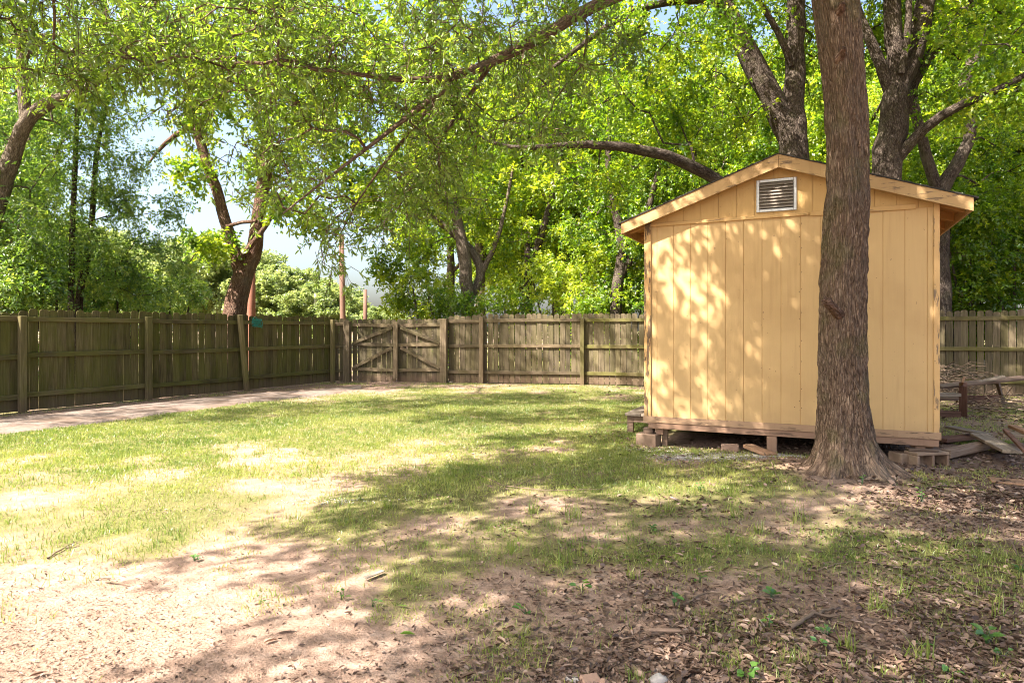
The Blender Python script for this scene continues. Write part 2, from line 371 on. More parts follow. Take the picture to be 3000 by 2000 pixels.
def field(X, Y):
    """interpolated grass and litter amounts at ground points"""
    X = np.asarray(X, float); Y = np.asarray(Y, float)
    num_g = np.zeros_like(X); num_l = np.zeros_like(X); den = np.full_like(X, 1e-9)
    for cx, cy_, g, l in CP:
        s = .09 * max(cy_, 2) + .16
        wgt = np.exp(-((X - cx)**2 + (Y - cy_)**2) / (2 * s * s)) + 1e-4 / (1 + (X - cx)**2 + (Y - cy_)**2)
        num_g += wgt * g; num_l += wgt * l; den += wgt
    return num_g / den, num_l / den
# concrete path along the left fence, as a band of ground points
PA = [GP(-260, 1035), GP(0, 999), GP(200, 973), GP(420, 944), GP(600, 921), GP(740, 908), GP(830, 893)]   # lawn side
PB = [GP(-260, 985), GP(0, 957), GP(200, 938), GP(420, 916), GP(600, 900), GP(740, 892), GP(830, 884)]    # fence side
def path_mask(X, Y):
    """>0 inside the path band (distance-like)"""
    X = np.asarray(X, float); Y = np.asarray(Y, float)
    poly = np.array([p[:2] for p in PA] + [p[:2] for p in PB[::-1]])
    ins = np.zeros(X.shape, bool); n = len(poly)
    for i in range(n):
        a, b = poly[i], poly[(i + 1) % n]
        c = ((a[1] > Y) != (b[1] > Y)) & (X < (b[0] - a[0]) * (Y - a[1]) / (b[1] - a[1] + 1e-12) + a[0])
        ins ^= c
    return ins
SHL, SHR = np.array((1.685, 8.08)), np.array((4.462, 6.76))          # shed front corners on the ground
SW = float(np.linalg.norm(SHR - SHL)); SU = (SHR - SHL) / SW; SD = np.array((-SU[1], SU[0])); SDEP = 3.66
def in_shed(X, Y, m=.05):
    a = (X - SHL[0]) * SU[0] + (Y - SHL[1]) * SU[1]; b = (X - SHL[0]) * SD[0] + (Y - SHL[1]) * SD[1]
    return (a > -m) & (a < SW + m) & (b > -m) & (b < SDEP + m)
TREE = np.array((3.16, 6.22))
def relief(X, Y):
    X = np.asarray(X, float); Y = np.asarray(Y, float)
    near = np.exp(-(np.hypot(X, Y - 6) / 16)**4)
    z = (fbm(X * .5 + 40, Y * .5 + 9, o=3, s=3) - .5) * .07 + (fbm(X * 3.1, Y * 3.1, o=3, s=11) - .5) * .022
    d = np.hypot(X - TREE[0], Y - TREE[1]); z = z + .10 * np.exp(-(d / .75)**2)
    flat = np.clip(path_mask(X, Y).astype(float), 0, 1)
    return z * near * (1 - flat) - flat * .03

# ---- ground sheet
def axis(lo, hi, st, far):
    mid = np.arange(lo, hi + 1e-6, st); o = [hi]
    s = st
    while o[-1] < far: s *= 1.35; o.append(o[-1] + s)
    i = [lo]; s = st
    while i[-1] > -far: s *= 1.35; i.append(i[-1] - s)
    return np.concatenate([np.array(i[:0:-1]), mid, np.array(o[1:])])
gx, gy = axis(-9, 8, .075, 600), axis(1.2, 17.5, .075, 600)
GX, GY = np.meshgrid(gx, gy); gxr, gyr = GX.ravel(), GY.ravel()
gg, gl = field(gxr, gyr); GZ = relief(gxr, gyr)
pn = fbm(gxr * 1.7, gyr * 1.7, o=4, s=21)
patch = np.clip(gg + (pn - .5) * 1.45, 0, 1); onpath = path_mask(gxr, gyr)
patch[onpath] = 0
nx, ny = len(gx), len(gy)
ii = (np.arange(ny - 1)[:, None] * nx + np.arange(nx - 1)[None]).ravel()
GF = np.stack([ii, ii + 1, ii + nx + 1, ii + nx], 1)
ground = link('ground', nmesh('ground', np.stack([gxr, gyr, GZ], 1), GF, True, {'grass': patch, 'litter': gl}), M['soil'])
ground['kind'] = 'structure'
# ---- concrete path
def pathmesh():
    V, F, n = [], [], 60
    pa, pb = np.array(PA), np.array(PB); t0 = np.linspace(0, 1, len(PA)); t = np.linspace(0, 1, n)
    A = np.stack([np.interp(t, t0, pa[:, i]) for i in range(3)], 1); B = np.stack([np.interp(t, t0, pb[:, i]) for i in range(3)], 1)
    m = 9
    for i in range(n):
        for j in range(m):
            s = j / (m - 1); e = .06 * (fbm([i * .9], [j * 3.0], s=5)[0] - .5) * (1 if j in (0, m - 1) else 0)
            p = A[i] * (1 - s) + B[i] * s; p = p + (B[i] - A[i]) * e
            V.append((p[0], p[1], .004 + .006 * fbm([p[0]], [p[1]], s=6)[0] - (.03 if j in (0, m - 1) else 0)))
    for i in range(n - 1):
        for j in range(m - 1): F.append([i*m+j, (i+1)*m+j, (i+1)*m+j+1, i*m+j+1])
    return pymesh('path', V, F, True)
pth = link('path', pathmesh(), M['path']); pth['kind'] = 'structure'

# ------------------------------------------------------------------ shed
shed = empty('garden_shed', (SHL[0], SHL[1], 0), math.atan2(SU[1], SU[0]))
tag(shed, 'yellow wooden shed with gable vent raised on blocks behind the big trunk', 'shed')
W = SW; RZ, SL = 3.43, .358; OE, OF = .28, .17
def roofz(x): return RZ - SL * abs(x - W / 2)
Z0, ZT = .33, 2.735
rr = random.Random(3)
body = box('wall_core', (.02, W - .02, -.007, .09, .30, 2.70), M['groove'], shed)
prism('gable_core', [(.02, 2.70), (W - .02, 2.70), (W - .02, roofz(W) - .07), (W / 2, RZ - .07), (.02, roofz(0) - .07)], -.0075, .09, M['groove'], shed)
xs = [.0] + [.135 + .2032 * i for i in range(15) if .135 + .2032 * i < W - .05] + [W]
for i in range(len(xs) - 1):
    a, b = xs[i] + .0022, xs[i + 1] - .0022; dy = rr.uniform(-.0012, .0012)
    o = link('siding_strip', boxmesh('siding_strip', a, b, -.012 + dy, .005, Z0, ZT - .02, c=.002), M['siding'], shed)
off = .055
xg = [.0] + [off + .2032 * i for i in range(1, 16) if off + .2032 * i < W - .05] + [W]
for i in range(len(xg) - 1):
    a, b = xg[i] + .0022, xg[i + 1] - .0022; dy = -.002 + rr.uniform(-.001, .001)
    top = [(b, roofz(b) - .06), (a, roofz(a) - .06)]
    if a < W / 2 < b: top = [(b, roofz(b) - .06), (W / 2, RZ - .06), (a, roofz(a) - .06)]
    prism('gable_strip', [(a, ZT - .015), (b, ZT - .015)] + top, -.014 + dy, .005, M['gable'], shed)
# side and rear walls
for nm, d in (('side_wall', (0, .02, .092, SDEP, .33, 2.70)), ('side_wall', (W - .02, W, .092, SDEP, .33, 2.70)), ('rear_wall', (.022, W - .022, SDEP - .02, SDEP - .002, .33, 2.72))):
    box(nm, d, M['siding'], shed)
prism('rear_gable', [(.02, 2.725), (W - .02, 2.725), (W - .02, roofz(W) - .07), (W / 2, RZ - .07), (.02, roofz(0) - .07)], SDEP - .02, SDEP - .002, M['siding'], shed)
box('floor', (.03, W - .03, .05, SDEP - .05, .24, .29), M['rim'], shed)
# horizontal trim under the gable, in two lengths that meet behind the tree
t1 = box('trim_board', (.07, 1.86, -.034, -.0165, ZT - .028, ZT + .012), M['trim'], shed); t1.rotation_euler = (0, math.radians(-.35), 0)
box('trim_board', (1.865, W - .2, -.033, -.0165, ZT - .03, ZT + .022), M['trim'], shed)
# corner boards
cb = box('corner_board', (-.022, .062, -.036, -.0155, .30, roofz(0) - .075), M['corner'], shed); cb['label'] = 'peeling blackened corner board'
box('corner_board', (-.022, -.003, -.0152, .10, .30, roofz(0) - .075), M['corner'], shed)
cr = box('corner_board', (W - .040, W + .014, -.032, -.0155, .30, roofz(W) - .075), M['corner_r'], shed); cr['label'] = 'scuffed corner board'
box('corner_board', (W + .001, W + .014, -.0152, .10, .30, roofz(W) - .075), M['corner_r'], shed)
# skirt and rim boards
box('skirt_board', (-.03, W + .024, -.056, -.037, .282, .358), M['skirt'], shed)
box('rim_board', (.03, W + .005, -.046, -.008, .208, .279), M['rim'], shed)
for y in (.6, 1.2, 1.8, 2.4, 3.0, 3.6): box('floor_joist', (.04, W - .04, y, y + .04, .14, .238), M['rim'], shed)
for x in (.12, W - .2): box('skid_beam', (x, x + .09, .0, SDEP, .13, .205), M['rim'], shed)
# nails along the panel seam and around
NAIL = boxmesh('nail_head', -.004, .004, -.003, 0, -.004, .004, c=.001); NAIL.materials.append(M['void'])
for (nx_, nz_) in [(xs[9] + .012, .5 + .27 * k + rr.uniform(-.05, .05)) for k in range(9)] + [(xs[9] - .012, .62 + .31 * k) for k in range(7)] + [(.05, 1.0), (.05, 1.9), (.5, 1.25), (.5, 1.6), (1.5, .95), (1.7, .55), (W - .03, 1.9), (W - .03, 1.1), (W - .03, .6), (W - .04, 2.3)]:
    link('nail_head', NAIL, None, shed, (nx_, -.0125 if .07 < nx_ < W - .07 else -.0365, nz_))
# roof
roof = box('roof', (-.001, 0, 0, .001, 2.9, 2.901), M['shingle'], shed) if False else None
def slope(name, x0, x1, y0, y1, t0, t1, mat, parent, c=None):
    """slab lying under the roof surface between depths t0 (upper) and t1 (lower)"""
    n = 1.0
    V = [(x0, y0, roofz(x0) - t0), (x1, y0, roofz(x1) - t0), (x1, y1, roofz(x1) - t0), (x0, y1, roofz(x0) - t0),
         (x0, y0, roofz(x0) - t1), (x1, y0, roofz(x1) - t1), (x1, y1, roofz(x1) - t1), (x0, y1, roofz(x0) - t1)]
    F = [[0, 1, 2, 3], [7, 6, 5, 4], [0, 4, 5, 1], [1, 5, 6, 2], [2, 6, 7, 3], [3, 7, 4, 0]]
    return link(name, pymesh(name, V, F), mat, parent)
HW = W / 2
for sgn, xe in ((-1, -OE), (1, W + OE)):
    dk = slope('roof_deck', *(sorted((HW, xe))), -OF + .02, SDEP + OF - .02, .022, .045, M['soffit'], shed)
    nC = 13
    for k in range(nC):
        xa, xb = HW + (xe + sgn * .02 - HW) * k / nC, HW + (xe + sgn * .02 - HW) * (k + 1) / nC + sgn * .02
        y0, y1 = -OF - .012, SDEP + OF + .012
        up = .006
        V = []
        for (x, t) in ((xa, .0135), (xb, .0035)):
            for y in (y0, y1):
                V.append((x, y, RZ - SL * abs(x - HW) - t)); 
        for (x, t) in ((xa, .020), (xb, .0215)):
            for y in (y0, y1): V.append((x, y, RZ - SL * abs(x - HW) - t))
        F = [[0, 2, 3, 1], [4, 5, 7, 6], [0, 4, 6, 2], [1, 3, 7, 5], [2, 6, 7, 3], [0, 1, 5, 4]]
        link('shingle_course', pymesh('shingle_course', V, F), M['shingle'], dk)
    # barge board, plumb cut at the ridge and square at the tail
    a, b = HW + sgn * .002, xe
    for yy in (-OF, SDEP + OF - .034):
        prism('barge_board', [(a, roofz(a) - .024), (b, roofz(b) - .024), (b, roofz(b) - .158), (a, roofz(a) - .170)][::(1 if sgn > 0 else -1)], yy, yy + .034, M['barge'], shed)
    # rake trim on the wall, below the overhang
    a2, b2 = HW + sgn * .002, (0.0 if sgn < 0 else W)
    prism('rake_trim', [(a2, roofz(a2) - .062), (b2, roofz(b2) - .062), (b2, roofz(b2) - .125), (a2, roofz(a2) - .132)][::(1 if sgn > 0 else -1)], -.0365, -.0165, M['gable'], shed)
    # eave fascia, rafter tails, soffit lining
    xf = xe
    V0 = sorted((xe, xe - sgn * .022))
    box('eave_fascia', (V0[0], V0[1], -OF + .036, SDEP + OF - .036, roofz(xe) - .155, roofz(xe) - .048), M['barge'], shed)
    for yy in (.0, .61, 1.22, 1.83, 2.44, 3.05, 3.56):
        slope('rafter_tail', *sorted((xe - sgn * .024, (0 if sgn < 0 else W) - sgn * .1)), yy + .1, yy + .138, .047, .135, M['soffit'], shed)
# louvred vent
vent = empty('vent', (0, 0, 0)); vent.parent = shed
vx, vz, vw, vh = HW - .03, 2.975, .43, .375
prism('vent_shade_sheet', [(vx - vw/2 + .01, vz - vh/2 + .01), (vx + vw/2 - .01, vz - vh/2 + .01), (vx + vw/2 - .01, vz + vh/2 - .01), (vx - vw/2 + .01, vz + vh/2 - .01)], -.0175, -.0165, M['void'], vent)  # dark sheet: shade inside the vent put in as colour
fw = .034
for d in ((vx - vw/2, vx - vw/2 + fw, vz - vh/2, vz + vh/2), (vx + vw/2 - fw, vx + vw/2, vz - vh/2, vz + vh/2), (vx - vw/2 + fw, vx + vw/2 - fw, vz + vh/2 - fw, vz + vh/2), (vx - vw/2 + fw, vx + vw/2 - fw, vz - vh/2, vz - vh/2 + fw)):
    box('vent_frame', (d[0], d[1], -.036, -.019, d[2], d[3]), M['metal'], vent, .004)
ns = 8
for k in range(ns):
    zc = vz - vh/2 + fw + .012 + (vh - 2 * fw - .012) * k / ns
    x0, x1 = vx - vw/2 + fw + .001, vx + vw/2 - fw - .001
    V = [(x0, -.050, zc), (x1, -.050, zc), (x1, -.020, zc + .032), (x0, -.020, zc + .032), (x0, -.050, zc - .004), (x1, -.050, zc - .004), (x1, -.020, zc + .028), (x0, -.020, zc + .028)]
    link('louvre', pymesh('louvre', V, [[0, 1, 2, 3], [7, 6, 5, 4], [0, 4, 5, 1], [1, 5, 6, 2], [2, 6, 7, 3], [3, 7, 4, 0]]), M['louvre'], vent)
def shl(x, y, z=0.0):                                  # shed-local -> world
    p = SHL + SU * x + SD * y; return np.array((p[0], p[1], z))
SROT = math.atan2(SU[1], SU[0])
def solid(name, dims, mat, loc, rz, label, cat, group=None, c=.006, rx=0, ry=0):
    o = box(name, dims, mat, None, c); o.location = loc; o.rotation_euler = (rx, ry, rz); return tag(o, label, cat, group)

# ---- piers, shims, blocks under the shed
def gz(p): return float(relief(np.array([p[0]]), np.array([p[1]]))[0])
p = shl(.02, .02); solid('concrete_block', (-.13, .13, -.10, .10, -.03, .135), M['concrete'], (p[0], p[1], 0), SROT - .15, 'solid brown concrete block under the shed corner beside the wooden step', 'block', c=.01)
p = shl(.03, .04, .136); solid('wood_shim', (-.07, .05, -.05, .08, 0, .07), M['plank'], p, SROT, 'short wood shim on top of the solid concrete block', 'wood shim')
p = shl(.20, .10, .0); solid('wood_wedge', (-.025, .045, -.05, .06, -.02, .205), M['plank'], p, SROT + .1, 'upright wood offcut under the rim beside the solid block', 'wood block')
p = shl(1.46, .0); solid('support_post', (-.055, .055, -.04, .05, -.03, .207), M['rim'], p, SROT, 'short square wood post under the middle of the shed', 'wood post')
p = shl(1.34, -.17); solid('leaning_offcut', (-.20, .20, -.07, .07, 0, .04), M['plank_orange'], (p[0], p[1], .035), SROT - .75, 'pale wood offcut lying against the short post under the shed', 'wood offcut', ry=math.radians(7))
p = shl(1.0, -.02); solid('brick', (-.10, .10, -.05, .05, -.02, .075), M['brick'], (p[0], p[1], .0), SROT + .08, 'reddish brick lying in the dark gap under the shed', 'brick')
# hollow block: webs built round two open cores that face the yard
def hollow_block(loc, rz):
    e = empty('hollow_block', loc, rz); tag(e, 'hollow concrete block with two open cores under the shed corner behind the oak', 'block')
    L_, H_, D_, t = .39, .19, .19, .032
    poly_o = [(-L_/2, 0), (L_/2, 0), (L_/2, H_), (-L_/2, H_)]
    for nm, d in (('face_shell', (-L_/2, L_/2, 0, D_, 0, t)), ('face_shell', (-L_/2, L_/2, 0, D_, H_ - t, H_)), ('end_web', (-L_/2, -L_/2 + t, .001, D_ - .001, t + .0005, H_ - t - .0005)),
                  ('end_web', (L_/2 - t, L_/2, .001, D_ - .001, t + .0005, H_ - t - .0005)), ('middle_web', (-t/2, t/2, .001, D_ - .001, t + .0005, H_ - t - .0005))):
        box(nm, d, M['concrete'], e, .007)
p = G3(2736, 1366); hollow_block((p[0], p[1], -.045), math.radians(10))
p2 = p + np.array((-.14, .20, 0)); solid('concrete_block', (-.17, .13, -.10, .10, -.03, .115), M['concrete'], (p2[0], p2[1], 0), math.radians(8), 'low concrete block just behind the hollow block at the shed corner', 'block', c=.012)
p3 = p + np.array((-.05, .09, .147)); solid('wood_shim', (-.16, .13, -.055, .055, 0, .028), M['plank'], p3, math.radians(-12), 'flat wood shim lying on the hollow concrete block', 'wood shim')
p3 = p + np.array((-.03, .15, .177)); solid('wood_shim', (-.11, .10, -.05, .05, 0, .03), M['plank_orange'], p3, math.radians(-22), 'upper short wood shim between the hollow block and the rim board', 'wood shim')
# ---- wooden step by the left wall
st = empty('wooden_step', shl(-.50, .85), SROT); tag(st, 'low weathered wooden step beside the left wall of the shed', 'step')
for k in range(2): box('tread_board', (.0 + .225 * k, .215 + .225 * k, -.05, .95, .232, .268), M['plank_grey'], st)
for (x, y) in ((.02, .0), (.02, .84), (.36, .0), (.36, .84)): box('leg', (x, x + .085, y, y + .04, -.03, .230), M['plank'], st)
box('apron', (.107, .358, .002, .036, .14, .229), M['plank'], st)

# ------------------------------------------------------------------ fences
def picket_mesh(name, h, w=.138, lean=0):
    t = .016; c = .042
    P = [(-w/2, .02), (w/2, .02), (w/2, h - c), (w/2 - .012, h - c * .42), (w/2 - .036, h - .006), (0, h), (-w/2 + .036, h - .006), (-w/2 + .012, h - c * .42), (-w/2, h - c)]
    n = len(P); V = [(x, 0, z) for x, z in P] + [(x, t, z) for x, z in P]
    F = [list(range(n)), list(range(2*n-1, n-1, -1))] + [[(i+1) % n, i, n+i, n+(i+1) % n] for i in range(n)]
    return pymesh(name, V, F)
PK = {}
def picket(mat, h, w):
    k = (mat, round(h, 2), round(w, 3))
    if k not in PK: PK[k] = picket_mesh('picket', k[1], k[2]); PK[k].materials.append(M[mat])
    return PK[k]
fr = random.Random(11)
def run(root, a, b, hgt, matp, matr, inward, rails=(.30, .98, 1.62), drop=0.0, rail_parts=1, gap=.006):
    """pickets and rails between ground points a and b; pickets outside, rails inside. root sits at the world origin"""
    a, b = np.array(a), np.array(b); Ln = float(np.linalg.norm(b - a)); d = (b - a) / Ln; ang = math.atan2(d[1], d[0])
    n = int(round(Ln / .1455)); st_ = Ln / n
    # local -y side is the yard when walking a->b with the yard on the right hand
    for i in range(n):
        c = a + d * (st_ * (i + .5)); h = hgt + fr.choice((-.03, -.012, 0, 0, .01, .02)) + drop * i / n
        o = link('picket', picket(matp, h, st_ - gap - fr.choice((0, 0, 0, .002, .004, .009))), None, root)
        o.location = (c[0], c[1], fr.uniform(-.006, .006)); o.rotation_euler = (fr.uniform(-.01, .01), fr.uniform(-.011, .011), ang + fr.uniform(-.022, .022))
    for rz in rails:
        me = boxmesh('rail', 0, Ln - .004, -.042, -.004, -.044, .044, c=.005)
        o = link('rail', me, M[matr], root); z0 = rz + fr.uniform(-.012, .012); tilt = fr.uniform(-.004, .004)
        o.location = (a[0] + d[0] * .002, a[1] + d[1] * .002, z0); o.rotation_euler = (0, tilt, ang)
    return d, ang
def post(root, p, ang, h, w, mat, off=.045, lean=(0, 0)):
    o = link('post', boxmesh('post', -w/2, w/2, -w, 0, -.06, h, c=.007), M[mat], root)
    n = np.array((math.sin(ang), -math.cos(ang))); q = np.array(p) + n * off
    o.location = (q[0], q[1], 0); o.rotation_euler = (lean[0], lean[1], ang); return o
lf = empty('board_fence', (0, 0, 0)); lf.location = (0, 0, 0)
tag(lf, 'mossy green-brown board fence running beside the concrete path', 'fence')
for i in range(len(LF) - 1):
    d, ang = run(lf, LF[i], LF[i + 1], 1.80 + (0 if i != 0 else -.09), 'fence_moss', 'rail_moss', None, gap=.002)
    lean = (0, 0)
    if i == 0: pass
    post(lf, LF[i] if i else LF[i] + .001, ang, 1.70 - (.03 if i == 1 else 0), .105, 'post_moss', lean=(0, 0))
    # the leaning post stands a little way along the third bay
for c in list(lf.children):
    pass
lp = link('post', boxmesh('post', -.05, .05, -.1, 0, -.06, 1.80, c=.012), M['post_moss'], lf); lp['label'] = 'leaning half-round fence post'
q = LF[3] * 1.0
for c in [c for c in lf.children if c.name.startswith('post') and abs(c.location.x - (LF[3][0] + .04)) < .12]:
    bpy.data.objects.remove(c)
dd = (LF[3] - LF[2]) / np.linalg.norm(LF[3] - LF[2]); an = math.atan2(dd[1], dd[0]); nn = np.array((math.sin(an), -math.cos(an)))
q = LF[3] + nn * .06
lp.location = (q[0], q[1], 0); lp.rotation_euler = (math.radians(1.0), math.radians(-7), an)
d, ang = (LF[4] - LF[3]), math.atan2(LF[4][1] - LF[3][1], LF[4][0] - LF[3][0])
post(lf, LF[4] + nn * .02 - dd * .10, ang, 1.72, .10, 'post_moss')
bf = empty('board_fence', (0, 0, 0)); tag(bf, 'grey-brown board fence with open slits closing the rear of the yard', 'fence')
# short stub, gate, then bays
run(bf, BF[0] + np.array((.06, .03)), BF[1], 1.74, 'fence_grey', 'rail_grey', None, (.30, .98, 1.60))
GA, GB = BF[1], BF[2]
d = (BF[3] - BF[2]) / np.linalg.norm(BF[3] - BF[2]); ang = math.atan2(d[1], d[0])
run(bf, BF[2] + d * .08, BF[2] + d * 1.0, 1.84, 'fence_grey', 'rail_grey', None, (.30, 1.0, 1.68))
run(bf, BF[2] + d * 1.0, BF[3], 1.86, 'fence_grey', 'rail_grey', None, (.30, 1.0, 1.68), gap=.012)
post(bf, BF[2] + d * 1.0, ang, 1.78, .11, 'post_grey')
post(bf, BF[3], ang, 1.75, .105, 'post_moss')
d2 = (BF[4] - BF[3]) / np.linalg.norm(BF[4] - BF[3]); ang2 = math.atan2(d2[1], d2[0]); L2 = float(np.linalg.norm(BF[4] - BF[3])); nb = 5
for k in range(nb):
    a, b = BF[3] + d2 * L2 * k / nb, BF[3] + d2 * L2 * (k + 1) / nb
    run(bf, a, b, 1.86, 'fence_grey', 'rail_moss', None, (.30, 1.0, 1.68), gap=.009)
    post(bf, b, ang2, 1.76, .11, 'post_grey')
# gate posts (heavy) and two leaves
dg = (GB - GA) / np.linalg.norm(GB - GA); ag = math.atan2(dg[1], dg[0]); LG = float(np.linalg.norm(GB - GA))
post(bf, GA + dg * .02, ag, 1.68, .18, 'post_grey', .03); post(bf, GB - dg * .02, ag, 1.74, .18, 'post_grey', .03)
def gate_leaf(a, ln, left, label):
    e = empty('gate', (a[0], a[1], 0), ag); tag(e, label, 'gate', )
    n = int(round(ln / .14)); s_ = ln / n
    for i in range(n):
        h = 1.735 + fr.choice((-.01, 0, .008))
        o = link('picket', picket('fence_grey', h, s_ - fr.choice((.004, .006, .012))), None, e); o.location = (s_ * (i + .5), 0, .0); o.rotation_euler = (0, fr.uniform(-.006, .006), fr.uniform(-.015, .015))
    sag = .03
    for z in (.33, 1.02, 1.55):
        o = box('rail', (.0, ln, -.040, -.004, -.045, .045), M['rail_grey'], e); o.location = (0, 0, z + (sag if left else -.0)); o.rotation_euler = (0, math.atan2(sag, ln) * (1 if left else -1), 0)
    for z0, z1 in ((.40, .95), (1.08, 1.50)):
        x0, x1 = (.05, ln - .10) if left else (ln - .05, .12)
        L_ = math.hypot(x1 - x0, z1 - z0)
        o = box('brace', (0, L_, -.074, -.0425, -.042, .042), M['rail_grey'], e); o.location = (x0, 0, z0)
        o.rotation_euler = (0, -math.atan2(z1 - z0, x1 - x0), 0)
    if left:
        st_ = box('meeting_stile', (ln - .05, ln + .075, -.118, -.0765, .10, 1.66), M['post_grey'], e)
    return e
gate_leaf(GA + dg * .12, LG / 2 - .13, True, 'gate leaf with rising diagonal braces and the meeting stile, beside the fence corner')
gate_leaf(GA + dg * (LG / 2 + .015), LG / 2 - .12, False, 'gate leaf with falling diagonal braces next to the narrow fence bay')

# ------------------------------------------------------------------ utility poles
def tube(P, R, sides=8):
    P = np.asarray(P, float); n = len(P); R = np.asarray(R, float)
    T = np.gradient(P, axis=0); T /= np.linalg.norm(T, axis=1)[:, None] + 1e-12
    ref = np.array((1.0, 0, 0)) if abs(T[0][0]) < .9 else np.array((0, 1.0, 0))
    U = np.zeros_like(P); u = np.cross(T[0], ref)
    for i in range(n):
        u = u - T[i] * np.dot(u, T[i]); u /= np.linalg.norm(u) + 1e-12; U[i] = u
    Vv = np.cross(T, U); th = np.linspace(0, 2 * np.pi, sides, endpoint=False)
    ring = np.cos(th)[None, :, None] * U[:, None] + np.sin(th)[None, :, None] * Vv[:, None]
    V = (P[:, None] + ring * R[:, None, None]).reshape(-1, 3)
    ln = np.concatenate([[0], np.cumsum(np.linalg.norm(np.diff(P, axis=0), axis=1))])
    bk = np.stack([np.broadcast_to(np.cos(th)[None] * R[:, None], (n, sides)), np.broadcast_to(np.sin(th)[None] * R[:, None], (n, sides)), np.broadcast_to(ln[:, None], (n, sides))], -1).reshape(-1, 3)
    i = np.arange(n - 1)[:, None] * sides; j = np.arange(sides)[None]; jn = (j + 1) % sides
    F = np.stack([i + j, i + jn, i + sides + jn, i + sides + j], -1).reshape(-1, 4)
    return V, F, bk, ring.reshape(-1, 3)
def join(tubes):
    V, F, B, o = [], [], [], 0
    for v, f, b, _ in tubes: V.append(v); F.append(f + o); B.append(b); o += len(v)
    return np.concatenate(V), np.concatenate(F), np.concatenate(B)
def pole(x, ytop, Z, r, mat, label, lean=0):
    top = PX(x, ytop, Z); P = np.array([(top[0] + lean, Z, -.3), (top[0] + lean * .5, Z, top[2] * .5), tuple(top), (top[0], Z, top[2] + .01)])
    v, f, b, _ = tube(P, [r * 1.15, r * 1.05, r, r * .2], 12)
    e = link('utility_pole', nmesh('utility_pole', v, f, False, {'bk': b}), M[mat]); tag(e, label, 'pole')
pole(784, 540, 34, .14, 'pole', 'tall brown timber utility pole standing beyond the fence corner', .12)
pole(839, 665, 44, .13, 'pole', 'short dark pole stump standing beyond the fence corner')
pole(725, 674, 40, .10, 'pole_pale', 'thin pale pole in front of the distant trees')
pole(577, 560, 23, .14, 'pole_red', 'reddish pole standing right behind the leaning forked trunk')

# ------------------------------------------------------------------ trees
def unit(v): return v / (np.linalg.norm(v, axis=-1, keepdims=True) + 1e-12)
def leaf_geo(P, D, Nn, L, Wd, rng, fine):
    """leaves as folded blades. fine: 6 vertices / 4 triangles, else 4 / 2"""
    n = len(P); D = unit(D); S = unit(np.cross(D, Nn)); Nn = np.cross(S, D)
    L = L[:, None]; Wd = Wd[:, None]
    fold = rng.uniform(.05, .35, (n, 1)); bend = rng.uniform(-.05, .28, (n, 1))
    mid = P + D * L * .48
    a = mid + S * Wd * .5 + Nn * Wd * fold; b = mid - S * Wd * .5 + Nn * Wd * fold; tip = P + D * L - Nn * L * bend
    k = np.arange(n)[:, None]
    if fine:
        lf = Nn * Wd * fold; m1 = P + D * L * .30 - Nn * L * bend * .05; m2 = P + D * L * .66 - Nn * L * bend * .35; w1 = Wd * rng.uniform(.40, .5, (n, 1)); w2 = Wd * rng.uniform(.36, .5, (n, 1))
        V = np.stack([P, m1 + S * w1 + lf, m2 + S * w2 + lf, tip, m2 - S * w2 + lf, m1 - S * w1 + lf], 1).reshape(-1, 3); o = k * 6
        F = np.concatenate([o + [0, 1, 2], o + [0, 2, 3], o + [0, 3, 4], o + [0, 4, 5]], 0); return V, F, 6
    V = np.stack([P, a, tip, b], 1).reshape(-1, 3); o = k * 4
    F = np.concatenate([o + [0, 2, 1], o + [0, 3, 2]], 0); return V, F, 4
def blob_points(blobs, rng):
    out = []
    for (c, r, n) in blobs:
        m = 0; acc = []
        while m < n:
            q = rng.normal(size=(n * 2, 3)); q = unit(q) * (rng.uniform(0, 1, (n * 2, 1)) ** .38); acc.append(q); m += n * 2
        q = np.concatenate(acc)[:n]; out.append(np.array(c) + q * np.array(r))
    return np.concatenate(out)
